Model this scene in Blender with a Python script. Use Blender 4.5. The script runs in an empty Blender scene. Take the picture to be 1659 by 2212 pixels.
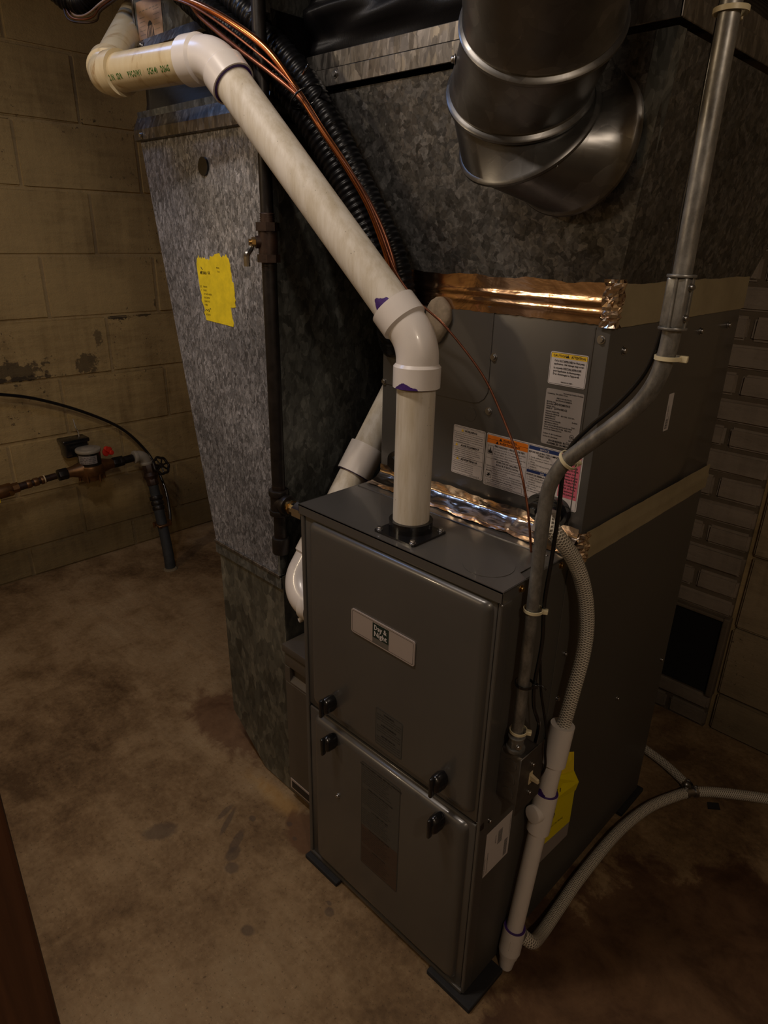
import bpy, bmesh, math, random
from mathutils import Vector, Matrix, Euler
random.seed(7)
S = bpy.context.scene
COL = S.collection
# ------------------------------------------------------------------ camera
cd = bpy.data.cameras.new('camera'); cam = bpy.data.objects.new('camera', cd); COL.objects.link(cam)
cam.location = (0.8864, -0.6957, 1.3211)
cam.rotation_euler = (1.1789, -0.0207, 0.7793)
cd.sensor_fit = 'VERTICAL'; cd.sensor_height = 24.0
cd.lens = 24.0 * 1435.43 / 2212.0
cd.clip_start = 0.02; cd.clip_end = 30
S.camera = cam
# ------------------------------------------------------------------ world, light, exposure
w = bpy.data.worlds.new('world'); S.world = w; w.use_nodes = True
w.node_tree.nodes['Background'].inputs[0].default_value = (0.5, 0.55, 0.7, 1)
w.node_tree.nodes['Background'].inputs[1].default_value = 0.02
def lamp(name, kind, loc, power, color, size=0.1, rot=(0, 0, 0), size_y=None):
    d = bpy.data.lights.new(name, kind); d.energy = power; d.color = color
    if kind == 'POINT': d.shadow_soft_size = size
    if kind == 'AREA':
        d.size = size
        if size_y: d.shape = 'RECTANGLE'; d.size_y = size_y
    o = bpy.data.objects.new(name, d); o.location = loc; o.rotation_euler = rot; COL.objects.link(o); return o
lamp('ceiling_strip_light', 'AREA', (0.0, -0.56, 2.10), 5.4, (1.0, 0.86, 0.74), 0.34, (0, 0, 0), 0.07)
lamp('far_fill_light', 'POINT', (-1.0, -1.9, 2.0), 16.0, (1.0, 0.78, 0.52), 0.06)  # added fill that brightens the left wall and the front
lamp('side_fill_light', 'POINT', (1.75, -0.9, 2.1), 15.0, (1.0, 0.83, 0.66), 0.06)  # added fill that lifts the right side and the bricks
# cool light added high on the left to tint the duct's top flange
lamp('cool_accent_light', 'AREA', (-0.78, -0.32, 2.17), 1.3, (0.30, 0.50, 1.0), 0.4, (math.radians(32), 0, math.radians(-30)), 0.18)
S.view_settings.view_transform = 'Standard'; S.view_settings.look = 'None'
S.view_settings.gamma = 1.0; S.view_settings.use_curve_mapping = False
S.view_settings.exposure = 0.38
# ------------------------------------------------------------------ materials
class NT:
    def __init__(s, name):
        s.m = bpy.data.materials.new(name); s.m.use_nodes = True
        s.t = s.m.node_tree; s.b = s.t.nodes['Principled BSDF']
    def n(s, typ, **kw):
        x = s.t.nodes.new(typ)
        for k, v in kw.items():
            if k.startswith('_'): setattr(x, k[1:], v)
        for k, v in kw.items():
            if not k.startswith('_'): s.set(x.inputs[k.replace('__', ' ')], v)
        return x
    def set(s, sock, v):
        if isinstance(v, bpy.types.NodeSocket): s.t.links.new(v, sock)
        elif isinstance(v, (tuple, list)) and len(v) == 3 and sock.type == 'RGBA': sock.default_value = (*v, 1)
        else: sock.default_value = v
    def inp(s, name, v): s.set(s.b.inputs[name], v)
    def pos(s, scale=(1, 1, 1)):
        g = s.n('ShaderNodeNewGeometry')
        m = s.n('ShaderNodeMapping', Vector=g.outputs['Position']); m.inputs['Scale'].default_value = scale
        return m.outputs[0]
    def noise(s, v, scale, detail=4, rough=0.6, dist=0.0):
        x = s.n('ShaderNodeTexNoise', Vector=v, Scale=scale, Detail=detail, Roughness=rough, Distortion=dist); return x.outputs['Fac']
    def ramp(s, f, stops, interp='LINEAR'):
        r = s.n('ShaderNodeValToRGB'); s.set(r.inputs[0], f); e = r.color_ramp; e.interpolation = interp
        while len(e.elements) < len(stops): e.elements.new(0.5)
        for i, (p, c) in enumerate(stops):
            e.elements[i].position = p
            e.elements[i].color = (c, c, c, 1) if isinstance(c, (int, float)) else (*c, 1)
        return r.outputs[0]
    def math(s, op, a, b=0.0, clamp=False):
        x = s.n('ShaderNodeMath'); x.operation = op; x.use_clamp = clamp
        s.set(x.inputs[0], a); s.set(x.inputs[1], b); return x.outputs[0]
    def mix(s, f, a, b, mode='MIX'):
        x = s.n('ShaderNodeMix'); x.data_type = 'RGBA'; x.blend_type = mode
        s.set(x.inputs[0], f); s.set(x.inputs[6], a); s.set(x.inputs[7], b); return x.outputs[2]
    def bump(s, h, strength=0.3, dist=0.002):
        x = s.n('ShaderNodeBump', Height=h, Strength=strength, Distance=dist); s.inp('Normal', x.outputs[0]); return x
def simple(name, col, rough=0.5, metal=0.0, noise=0.0, nscale=40, bump=0.0, coat=0.0, spec=0.5):
    k = NT(name); k.inp('Roughness', rough); k.inp('Metallic', metal); k.inp('Specular IOR Level', spec)
    if coat: k.inp('Coat Weight', coat); k.inp('Coat Roughness', 0.08)
    if noise or bump:
        f = k.noise(k.pos(), nscale, 5)
        if noise:
            lo = tuple(c * (1 - noise) for c in col); hi = tuple(min(1, c * (1 + noise)) for c in col)
            k.inp('Base Color', k.ramp(f, [(0.3, lo), (0.7, hi)]))
        else: k.inp('Base Color', col)
        if bump: k.bump(f, bump, 0.001)
    else: k.inp('Base Color', col)
    return k.m
def galv(name, scale, stretch, lo, hi, rough=(0.3, 0.55), metal=0.9, dirt=0.3):
    k = NT(name); p = k.pos(stretch)
    nz = k.n('ShaderNodeTexNoise', Vector=p, Scale=scale * 0.7, Detail=3)
    pp = k.n('ShaderNodeVectorMath', _operation='MULTIPLY_ADD'); k.set(pp.inputs[0], nz.outputs['Color']); k.set(pp.inputs[1], (0.018, 0.018, 0.018)); k.set(pp.inputs[2], p)
    v = k.n('ShaderNodeTexVoronoi', Vector=pp.outputs[0], Scale=scale)
    v2 = k.n('ShaderNodeTexVoronoi', Vector=pp.outputs[0], Scale=scale * 2.3)
    a = k.n('ShaderNodeSeparateColor', Color=v.outputs['Color']); b = k.n('ShaderNodeSeparateColor', Color=v2.outputs['Color'])
    f = k.math('ADD', k.math('MULTIPLY', a.outputs[0], 0.6), k.math('MULTIPLY', b.outputs[1], 0.4))
    base = k.ramp(f, [(0.15, lo), (0.6, tuple((x + y) / 2 * 0.9 for x, y in zip(lo, hi))), (0.95, hi)])
    d = k.ramp(k.noise(k.pos(), 3.5, 6, 0.65), [(0.35, 1 - dirt), (0.65, 1.0)])
    k.inp('Base Color', k.mix(1.0, base, d, 'MULTIPLY'))
    k.inp('Metallic', metal)
    k.inp('Roughness', k.ramp(a.outputs[1], [(0, rough[0]), (1, rough[1])]))
    k.bump(f, 0.12, 0.001)
    return k.m
M = {}
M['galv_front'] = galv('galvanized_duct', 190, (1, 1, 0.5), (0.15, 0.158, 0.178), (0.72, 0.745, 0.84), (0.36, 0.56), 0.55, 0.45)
M['galv_dark'] = galv('galvanized_dark', 70, (1, 1, 0.6), (0.085, 0.09, 0.085), (0.27, 0.285, 0.27), (0.34, 0.55), 0.5, 0.4)
M['galv_plenum'] = galv('galvanized_spangle', 95, (1, 1, 1), (0.07, 0.068, 0.064), (0.27, 0.262, 0.25), (0.38, 0.6), 0.75, 0.35)
M['galv_boot'] = galv('galvanized_dirty', 46, (1, 1, 0.5), (0.08, 0.078, 0.062), (0.25, 0.24, 0.19), (0.5, 0.7), 0.3, 0.5)
M['galv_round'] = galv('galvanized_round', 26, (1, 1, 1), (0.17, 0.166, 0.16), (0.26, 0.255, 0.245), (0.30, 0.40), 0.85, 0.4)
M['galv_band'] = galv('galvanized_flange', 90, (1, 1, 0.35), (0.16, 0.15, 0.14), (0.46, 0.43, 0.39), (0.32, 0.5), 0.85, 0.5)
M['grey'] = simple('grey_enamel', (0.092, 0.087, 0.081), 0.32, 0.25, 0.05, 6, 0, 0.35)
M['grey_side'] = simple('grey_enamel_side', (0.080, 0.075, 0.066), 0.42, 0.2, 0.06, 5)
M['brown_grey'] = simple('taupe_enamel', (0.085, 0.072, 0.058), 0.42, 0.1, 0.08, 8)
M['black'] = simple('black_plastic', (0.008, 0.008, 0.009), 0.22, 0, 0.1, 30, 0, 0.3)
M['black_rough'] = simple('black_rubber', (0.012, 0.012, 0.013), 0.7, 0, 0.2, 80, 0.3)
M['black_hose'] = simple('black_insulation', (0.005, 0.005, 0.006), 0.36, 0, 0.2, 60, 0.35, 0, 0.22)
M['hole'] = simple('dark_hole', (0.003, 0.003, 0.003), 0.9)
M['iron'] = simple('black_iron', (0.016, 0.013, 0.012), 0.4, 0.4, 0.45, 50, 0.3)
M['iron_rust'] = simple('rusty_iron', (0.038, 0.020, 0.013), 0.5, 0.4, 0.5, 60, 0.4)
M['brass'] = simple('brass', (0.42, 0.27, 0.10), 0.3, 1.0, 0.15, 60)
M['bronze'] = simple('meter_bronze', (0.20, 0.105, 0.045), 0.42, 0.85, 0.3, 30)
M['copper'] = simple('copper', (0.72, 0.26, 0.10), 0.24, 1.0, 0.12, 60)
M['copper_dull'] = simple('copper_dull', (0.25, 0.10, 0.06), 0.35, 0.9, 0.2, 60)
M['steel'] = simple('zinc_steel', (0.45, 0.45, 0.46), 0.3, 1.0, 0.1, 80)
M['chrome'] = simple('polished_steel', (0.7, 0.7, 0.68), 0.15, 1.0)
M['nylon'] = simple('natural_nylon', (0.62, 0.55, 0.36), 0.4)
M['ivory'] = simple('ivory_plastic', (0.60, 0.50, 0.32), 0.4)
M['white_pvc'] = simple('white_pvc', (0.70, 0.655, 0.62), 0.3, 0, 0.03, 30, 0, 0.2)
M['primer'] = simple('purple_primer', (0.055, 0.02, 0.16), 0.4, 0, 0.3, 80)
M['putty'] = simple('cork_putty', (0.22, 0.175, 0.125), 0.9, 0, 0.3, 60, 0.8)
M['green_ink'] = simple('green_ink', (0.02, 0.13, 0.015), 0.5)
M['ink'] = simple('black_ink', (0.012, 0.012, 0.014), 0.5)
M['label_white'] = simple('label_paper', (0.56, 0.52, 0.51), 0.5)
M['label_silver'] = simple('label_silver', (0.40, 0.37, 0.36), 0.35, 0.4)
M['label_grey'] = simple('printed_grey', (0.062, 0.060, 0.054), 0.5)
M['label_grey2'] = simple('printed_grey_band', (0.060, 0.038, 0.028), 0.5)
M['badge'] = simple('name_plate_champagne', (0.42, 0.36, 0.33), 0.4, 0.25)
M['teal'] = simple('dark_green_ink', (0.008, 0.022, 0.018), 0.4)
M['orange'] = simple('orange_ink', (0.78, 0.20, 0.01), 0.5)
M['yellow'] = simple('yellow_ink', (0.80, 0.52, 0.03), 0.5)
M['blue'] = simple('blue_ink', (0.012, 0.03, 0.13), 0.5)
M['pink'] = simple('pink_ink', (0.55, 0.12, 0.18), 0.5)
M['sticker_yellow'] = simple('yellow_sticker', (0.85, 0.66, 0.02), 0.55, 0, 0.14, 45)
M['guide_yellow'] = simple('yellow_guide_paper', (0.80, 0.68, 0.0), 0.35)
M['fade_paper'] = simple('faded_paper', (0.40, 0.26, 0.17), 0.7, 0, 0.15, 40)
M['red'] = simple('red_tag', (0.62, 0.03, 0.015), 0.45)
M['clear_grey'] = simple('meter_lid_grey', (0.30, 0.27, 0.22), 0.35)
M['pipe_insul'] = simple('black_foam', (0.018, 0.020, 0.022), 0.75, 0, 0.3, 60, 0.4)
M['wood'] = None
def mk_pvc_old():
    k = NT('aged_pvc'); p = k.pos()
    st = k.noise(k.pos((1, 1, 0.12)), 45, 4, 0.7)
    c = k.ramp(st, [(0.35, (0.50, 0.44, 0.34)), (0.6, (0.64, 0.595, 0.52))])
    sp = k.ramp(k.noise(p, 240, 2, 0.5), [(0.735, 0.0), (0.78, 1.0)])
    k.inp('Base Color', k.mix(sp, c, (0.10, 0.085, 0.06)))
    k.inp('Roughness', 0.5); k.inp('Specular IOR Level', 0.35); return k.m
M['pvc_old'] = mk_pvc_old()
def mk_pvc_yellow():
    k = NT('yellowed_pvc'); p = k.pos()
    c = k.ramp(k.noise(k.pos((3, 1, 1)), 9, 6, 0.65, 1.2), [(0.3, (0.34, 0.22, 0.10)), (0.42, (0.58, 0.47, 0.28)), (0.7, (0.64, 0.54, 0.35))])
    k.inp('Base Color', c); k.inp('Roughness', 0.28); k.inp('Coat Weight', 0.25); return k.m
M['pvc_yellow'] = mk_pvc_yellow()
def mk_emt():
    k = NT('galvanized_conduit')
    c = k.ramp(k.noise(k.pos((1, 1, 0.5)), 70, 5, 0.7), [(0.3, (0.13, 0.127, 0.12)), (0.65, (0.32, 0.315, 0.30))])
    k.inp('Base Color', c); k.inp('Metallic', 0.65)
    k.inp('Roughness', k.ramp(k.noise(k.pos(), 25, 4), [(0.3, 0.3), (0.7, 0.48)])); return k.m
M['emt'] = mk_emt()
def mk_foil(name, col, amt):
    k = NT(name); p = k.pos()
    a = k.noise(k.pos((0.35, 1, 1.2)), 42, 4, 0.55, 1.2); b = k.noise(p, 14, 3, 0.5, 0.8)
    k.inp('Base Color', col); k.inp('Metallic', 1.0); k.inp('Roughness', 0.17)
    k.bump(k.math('ADD', k.math('MULTIPLY', a, 0.6), k.math('MULTIPLY', b, 2.0)), amt, 0.004); return k.m
M['box_steel'] = simple('box_steel', (0.13, 0.12, 0.11), 0.45, 0.7, 0.2, 60)
M['foil'] = mk_foil('aluminium_foil_tape', (0.60, 0.415, 0.29), 0.20)  # warm coppery reflection put into the foil's base colour
M['foil_pale'] = mk_foil('aluminium_foil_tape_pale', (0.80, 0.66, 0.54), 0.30)  # same foil, with a paler warm reflection put into its colour
def mk_tan():
    k = NT('tan_tape_side'); p = k.pos()  # side run of the same foil tape, coloured matt tan
    k.inp('Base Color', k.ramp(k.noise(p, 12, 4), [(0.3, (0.25, 0.205, 0.12)), (0.7, (0.33, 0.275, 0.165))]))
    k.inp('Roughness', 0.5); k.bump(k.noise(k.pos((1, .3, 2)), 40, 3), 0.25, 0.002); return k.m
M['tan'] = mk_tan()
def mk_braid():
    k = NT('braided_vinyl')
    uv = k.n('ShaderNodeUVMap'); uv.uv_map = 'UVMap'
    sx = k.n('ShaderNodeSeparateXYZ', Vector=uv.outputs[0])
    u = k.math('MULTIPLY', sx.outputs[0], 16.0); v = k.math('MULTIPLY', sx.outputs[1], 400.0)
    s1 = k.math('SINE', k.math('MULTIPLY', k.math('ADD', u, v), math.pi)); s2 = k.math('SINE', k.math('MULTIPLY', k.math('SUBTRACT', u, v), math.pi))
    f = k.math('MAXIMUM', s1, s2)
    c = k.ramp(f, [(0.45, (0.16, 0.145, 0.12)), (0.9, (0.80, 0.75, 0.65))])
    k.inp('Base Color', c); k.inp('Roughness', 0.3); k.inp('Coat Weight', 0.6); k.inp('Coat Roughness', 0.1)
    k.bump(f, 0.35, 0.001); return k.m
M['braid'] = mk_braid()
def mk_canvas():
    k = NT('black_coated_fabric'); uvp = k.pos()
    wv = k.n('ShaderNodeTexWave', Vector=k.pos((1, 1, 1)), Scale=220.0, Distortion=0.5)
    k.inp('Base Color', (0.007, 0.007, 0.008)); k.inp('Roughness', 0.38); k.inp('Specular IOR Level', 0.25)
    k.bump(wv.outputs['Fac'], 0.5, 0.001); return k.m
M['canvas'] = mk_canvas()
def mk_wall(name, base, dark, spots=True, low=None):
    k = NT(name); p = k.pos()
    a = k.noise(p, 2.2, 7, 0.62, 0.4); b = k.noise(k.pos((1, 1, 6)), 7, 5, 0.6); c = k.noise(k.pos((6, 6, 0.7)), 6, 4, 0.6)
    f = k.math('ADD', k.math('MULTIPLY', a, 0.5), k.math('ADD', k.math('MULTIPLY', b, 0.25), k.math('MULTIPLY', c, 0.25)))
    col = k.ramp(f, [(0.36, dark), (0.5, base), (0.68, tuple(min(1, x * 1.22) for x in base))])
    if spots:
        q = k.math('MULTIPLY', k.noise(p, 60, 4, 0.7), 1.0); r = k.noise(p, 3.1, 4, 0.6, 0.6)
        m = k.math('MULTIPLY', k.ramp(q, [(0.60, 0.0), (0.66, 1.0)]), k.ramp(r, [(0.55, 0.0), (0.64, 1.0)]))
        col = k.mix(m, col, (0.03, 0.02, 0.012))
    g = k.n('ShaderNodeSeparateXYZ', Vector=k.pos())
    if name == 'painted_block':
        nz_ = k.math('MULTIPLY', k.math('SUBTRACT', k.noise(p, 26, 5, 0.7), 0.5), 3.2)
        for cy, cz_, ry, rz, am in ((0.525, 1.002, 0.062, 0.016, 0.95), (0.65, 1.003, 0.05, 0.008, 0.8), (0.70, 1.04, 0.012, 0.03, 0.7), (0.10, 0.83, 0.17, 0.05, 0.75), (0.38, 0.83, 0.05, 0.06, 0.7), (0.12, 0.800, 0.20, 0.012, 0.8), (0.44, 0.93, 0.02, 0.05, 0.6), (0.0, 0.93, 0.035, 0.03, 0.7)):
            u_ = k.math('DIVIDE', k.math('SUBTRACT', g.outputs[1], cy), ry); v_ = k.math('DIVIDE', k.math('SUBTRACT', g.outputs[2], cz_), rz)
            d_ = k.math('ADD', k.math('SQRT', k.math('ADD', k.math('MULTIPLY', u_, u_), k.math('MULTIPLY', v_, v_))), nz_)
            col = k.mix(k.math('MULTIPLY', k.ramp(d_, [(0.55, 1.0), (0.75, 0.0)]), am), col, (0.035, 0.024, 0.014))
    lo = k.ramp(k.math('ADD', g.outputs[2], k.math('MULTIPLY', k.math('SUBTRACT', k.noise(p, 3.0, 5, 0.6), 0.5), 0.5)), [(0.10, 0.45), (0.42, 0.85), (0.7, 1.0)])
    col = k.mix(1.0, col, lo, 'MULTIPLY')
    k.inp('Base Color', col); k.inp('Roughness', 0.78)
    k.bump(k.math('ADD', k.noise(k.pos((1, 1, 2.5)), 38, 6, 0.65), k.math('MULTIPLY', k.noise(p, 190, 2), 0.4)), 0.5, 0.004); return k.m
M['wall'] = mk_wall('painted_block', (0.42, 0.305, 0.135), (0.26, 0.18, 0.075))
M['wall_joint'] = mk_wall('painted_joint', (0.43, 0.315, 0.15), (0.26, 0.185, 0.08), False)
M['wall_back'] = mk_wall('painted_block_pale', (0.36, 0.28, 0.17), (0.20, 0.15, 0.085))
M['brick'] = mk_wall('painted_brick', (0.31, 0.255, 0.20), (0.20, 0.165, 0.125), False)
M['mortar'] = mk_wall('brick_mortar', (0.155, 0.12, 0.082), (0.09, 0.07, 0.045), False)
def mk_floor():
    k = NT('concrete_floor'); p = k.pos()
    g = k.n('ShaderNodeSeparateXYZ', Vector=p); X, Y = g.outputs[0], g.outputs[1]
    a = k.noise(p, 1.8, 8, 0.62, 0.5); b = k.noise(p, 9, 6, 0.65, 0.3); c = k.noise(p, 70, 4, 0.6)
    f = k.math('ADD', k.math('MULTIPLY', a, 0.55), k.math('ADD', k.math('MULTIPLY', b, 0.3), k.math('MULTIPLY', c, 0.15)))
    col = k.ramp(f, [(0.39, (0.095, 0.056, 0.026)), (0.475, (0.19, 0.122, 0.061)), (0.54, (0.265, 0.180, 0.096)), (0.64, (0.335, 0.245, 0.142))])
    spk = k.ramp(k.noise(p, 160, 3, 0.6), [(0.30, 0.55), (0.40, 1.0), (0.62, 1.0), (0.72, 1.35)]); col = k.mix(1.0, col, spk, 'MULTIPLY')
    scr = k.ramp(k.noise(k.pos((1.0, 9.0, 1)), 3.0, 6, 0.7, 0.8), [(0.40, 0.85), (0.58, 1.08)]); col = k.mix(0.5, col, scr, 'MULTIPLY')
    nx = k.math('MULTIPLY', k.math('SUBTRACT', k.noise(p, 9, 8, 0.7, 0.4), 0.5), 0.75)
    def ell(cx, cy, rx, ry, rot=0.0, soft=0.25, amp=1.0):
        dx = k.math('SUBTRACT', X, cx); dy = k.math('SUBTRACT', Y, cy); cr, sr = math.cos(rot), math.sin(rot)
        u = k.math('DIVIDE', k.math('ADD', k.math('MULTIPLY', dx, cr), k.math('MULTIPLY', dy, sr)), rx)
        v = k.math('DIVIDE', k.math('SUBTRACT', k.math('MULTIPLY', dy, cr), k.math('MULTIPLY', dx, sr)), ry)
        d = k.math('SQRT', k.math('ADD', k.math('MULTIPLY', u, u), k.math('MULTIPLY', v, v)))
        d = k.math('ADD', d, k.math('MULTIPLY', nx, 3.0 * amp))
        return k.ramp(d, [(1 - soft, 1.0), (1.0, 0.0)])
    # red-brown stain to the right of the furnace
    col = k.mix(k.math('MULTIPLY', ell(0.98, 0.22, 0.56, 0.54, 0.0, 0.10, 0.45), 0.85), col, k.ramp(b, [(0.35, (0.050, 0.022, 0.011)), (0.7, (0.135, 0.070, 0.035))]))
    # rust around the foot of the return duct
    col = k.mix(k.math('MULTIPLY', ell(-0.50, 0.13, 0.22, 0.11, 0.1, 0.25, 0.7), 0.8), col, k.ramp(b, [(0.35, (0.075, 0.034, 0.018)), (0.65, (0.16, 0.085, 0.045))]))
    col = k.mix(k.math('MULTIPLY', ell(-0.19, 0.045, 0.15, 0.035, 0.05, 0.5, 0.8), 0.7), col, k.ramp(b, [(0.35, (0.20, 0.10, 0.035)), (0.55, (0.36, 0.215, 0.075)), (0.7, (0.42, 0.30, 0.15))]))
    col = k.mix(k.math('MULTIPLY', ell(-0.05, 0.03, 0.09, 0.05, -0.2, 0.2, 0.5), 0.8), col, (0.12, 0.06, 0.03))
    # dark splashes on the floor
    for cx, cy, rx, ry, ro in ((-0.215, -0.082, .045, .008, 2.13), (-0.242, -0.075, .032, .010, 1.85), (-0.148, -0.105, .036, .012, 2.1), (-0.097, -0.151, .020, .016, 0.3), (-0.126, -0.128, .024, .016, 1.9), (0.138, -0.063, .014, .011, 0), (0.122, -0.050, .008, .005, 0), (-0.179, -0.037, .010, .008, 0), (-0.102, 0.017, .010, .008, 0), (-0.06, 0.0, .008, .006, 0), (0.05, -0.21, .018, .014, 0.5), (-0.30, -0.22, .05, .03, 1.0)):
        col = k.mix(k.math('MULTIPLY', ell(cx, cy, rx, ry, ro, 0.3, 0.6), 0.6), col, (0.075, 0.055, 0.042))
    k.inp('Base Color', col); k.inp('Specular IOR Level', 0.25); k.inp('Roughness', k.ramp(b, [(0.3, 0.6), (0.7, 0.85)]))
    k.bump(k.math('ADD', c, k.math('MULTIPLY', b, 1.5)), 0.25, 0.003); return k.m
M['floor'] = mk_floor()
def mk_wood():
    k = NT('stained_wood'); a = k.noise(k.pos((30, 30, 1.5)), 3, 6, 0.6, 0.6)
    k.inp('Base Color', k.ramp(a, [(0.3, (0.045, 0.017, 0.008)), (0.7, (0.095, 0.038, 0.017))])); k.inp('Roughness', 0.5); return k.m
M['wood'] = mk_wood()
M['joist'] = simple('joist_wood', (0.14, 0.09, 0.05), 0.8, 0, 0.2, 10)
# ------------------------------------------------------------------ geometry helpers (all coordinates in world metres)
BASE = {}
def wbase(p): return BASE.get(p.name, Vector((0, 0, 0))) if p else Vector((0, 0, 0))
def thing(name, label, cat, loc=(0, 0, 0), group=None, kind=None):
    o = bpy.data.objects.new(name, None); COL.objects.link(o); o.location = loc; o.empty_display_size = 0.05
    BASE[o.name] = Vector(loc); tag(o, label, cat, group, kind); return o
def tag(o, label=None, cat=None, group=None, kind=None):
    for a, b in (('label', label), ('category', cat), ('group', group), ('kind', kind)):
        if b: o[a] = b
    return o
def obj(name, bm, mat, parent=None, smooth=None):
    b = wbase(parent)
    if not parent:
        pass
    if b.length: bmesh.ops.translate(bm, verts=bm.verts, vec=-b)
    me = bpy.data.meshes.new(name); bm.to_mesh(me); bm.free()
    for m in (mat if isinstance(mat, (list, tuple)) else [mat]): me.materials.append(M[m])
    if smooth is not None: 
        me.shade_smooth() if smooth is True else me.set_sharp_from_angle(angle=math.radians(smooth)) if False else None
        if smooth is not True:
            me.shade_smooth(); me.set_sharp_from_angle(angle=math.radians(smooth))
    o = bpy.data.objects.new(name, me); COL.objects.link(o)
    if parent: o.parent = parent; BASE[o.name] = b
    return o
def center_obj(o):     # move a top-level mesh's origin to its base
    me = o.data; zs = [v.co for v in me.vertices]
    c = Vector((sum(v.x for v in zs) / len(zs), sum(v.y for v in zs) / len(zs), min(v.z for v in zs)))
    me.transform(Matrix.Translation(-c)); o.location = c; BASE[o.name] = c; return o
def B(): return bmesh.new()
def box(bm, lo, hi, bev=0.0, seg=2, mi=0, rot=None, piv=None):
    t = bmesh.new(); bmesh.ops.create_cube(t, size=1.0)
    lo, hi = Vector(lo), Vector(hi); c = (lo + hi) / 2; d = hi - lo
    for v in t.verts: v.co = Vector((v.co.x * d.x, v.co.y * d.y, v.co.z * d.z)) + c
    if bev: bmesh.ops.bevel(t, geom=t.edges[:], offset=bev, segments=seg, affect='EDGES', profile=0.5)
    if rot: bmesh.ops.rotate(t, verts=t.verts, cent=piv or c, matrix=Euler(rot).to_matrix())
    merge(bm, t, mi); return bm
def merge(bm, t, mi=0):
    vm = {v: bm.verts.new(v.co) for v in t.verts}
    for f in t.faces:
        try:
            g = bm.faces.new([vm[v] for v in f.verts]); g.material_index = mi or f.material_index; g.smooth = f.smooth
        except ValueError: pass
    t.free()
def prism(bm, poly, axis, a, b, mi=0):
    """poly: 2D list in the two other axes (in xyz order), extruded along axis from a to b"""
    def mk(p, s):
        return {'x': (s, p[0], p[1]), 'y': (p[0], s, p[1]), 'z': (p[0], p[1], s)}[axis]
    A = [bm.verts.new(mk(p, a)) for p in poly]; Bv = [bm.verts.new(mk(p, b)) for p in poly]; n = len(poly)
    fs = [bm.faces.new(A[::-1]), bm.faces.new(Bv)] + [bm.faces.new([A[i], A[(i + 1) % n], Bv[(i + 1) % n], Bv[i]]) for i in range(n)]
    for f in fs: f.material_index = mi
    bmesh.ops.recalc_face_normals(bm, faces=fs); return bm
def hexa(bm, v8, mi=0):
    """v8: bottom 4 (ccw) then top 4"""
    V = [bm.verts.new(v) for v in v8]
    fs = [bm.faces.new([V[i] for i in q]) for q in ((3, 2, 1, 0), (4, 5, 6, 7), (0, 1, 5, 4), (1, 2, 6, 5), (2, 3, 7, 6), (3, 0, 4, 7))]
    for f in fs: f.material_index = mi
    bmesh.ops.recalc_face_normals(bm, faces=fs); return bm
def spline(P, n=8):
    P = [Vector(p) for p in P]
    if len(P) < 3: return P
    Q = [P[0] * 2 - P[1]] + P + [P[-1] * 2 - P[-2]]; out = []
    for i in range(1, len(Q) - 2):
        a, b, c, d = Q[i - 1], Q[i], Q[i + 1], Q[i + 2]
        for k in range(n):
            t = k / n
            out.append(0.5 * ((2 * b) + (c - a) * t + (2 * a - 5 * b + 4 * c - d) * t * t + (3 * b - a - 3 * c + d) * t ** 3))
    out.append(P[-1]); return out
def frames(P):
    T = []
    for i in range(len(P)):
        a = P[max(i - 1, 0)]; b = P[min(i + 1, len(P) - 1)]; T.append((b - a).normalized())
    up = Vector((0, 0, 1)) if abs(T[0].z) < 0.9 else Vector((1, 0, 0))
    n = (up - T[0] * up.dot(T[0])).normalized(); F = []
    for i, t in enumerate(T):
        n = (n - t * n.dot(t)).normalized(); F.append((t, n, t.cross(n)))
    return F
def tube(bm, P, r, seg=20, cap=True, uv=False, mi=0, hollow=None):
    """r: number or list"""
    P = [Vector(p) for p in P]; F = frames(P); R = r if isinstance(r, (list, tuple)) else [r] * len(P)
    rings = []; L = 0; Ls = []
    for i, p in enumerate(P):
        if i: L += (p - P[i - 1]).length
        Ls.append(L); t, n, b = F[i]
        rings.append([bm.verts.new(p + (n * math.cos(2 * math.pi * j / seg) + b * math.sin(2 * math.pi * j / seg)) * R[i]) for j in range(seg)])
    lay = (bm.loops.layers.uv.get('UVMap') or bm.loops.layers.uv.new('UVMap')) if uv else None; fs = []
    for i in range(len(P) - 1):
        for j in range(seg):
            k = (j + 1) % seg
            f = bm.faces.new([rings[i][j], rings[i][k], rings[i + 1][k], rings[i + 1][j]]); f.smooth = True; f.material_index = mi; fs.append(f)
            if uv:
                for l, (uu, vv) in zip(f.loops, ((j / seg, Ls[i]), ((j + 1) / seg, Ls[i]), ((j + 1) / seg, Ls[i + 1]), (j / seg, Ls[i + 1]))): l[lay].uv = (uu, vv)
    if cap:
        a = bm.faces.new(rings[0]); b = bm.faces.new(rings[-1][::-1]); a.material_index = b.material_index = mi; fs += [a, b]
    bmesh.ops.recalc_face_normals(bm, faces=fs); return bm
def cyl(bm, a, b, r, seg=24, r2=None, mi=0, bev=0.0):
    a, b = Vector(a), Vector(b)
    if bev:
        d = (b - a).normalized(); r2 = r if r2 is None else r2
        tube(bm, [a, a + d * bev * 0.3, a + d * bev, b - d * bev, b - d * bev * 0.3, b], [r - bev, r - bev * 0.3, r, r2, r2 - bev * 0.3, r2 - bev], seg, True, mi=mi)
    else: tube(bm, [a, b], [r, r if r2 is None else r2], seg, True, mi=mi)
    return bm
def ringpipe(bm, a, b, ro, ri, seg=28, mi=0):
    a, b = Vector(a), Vector(b); t = (b - a).normalized()
    tube(bm, [a + t * 0.0001, a, b, b - t * 0.0001 * 0], [ri, ro, ro, ri], seg, False, mi=mi)
    tube(bm, [b, a], ri, seg, False, mi=mi); return bm
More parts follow.
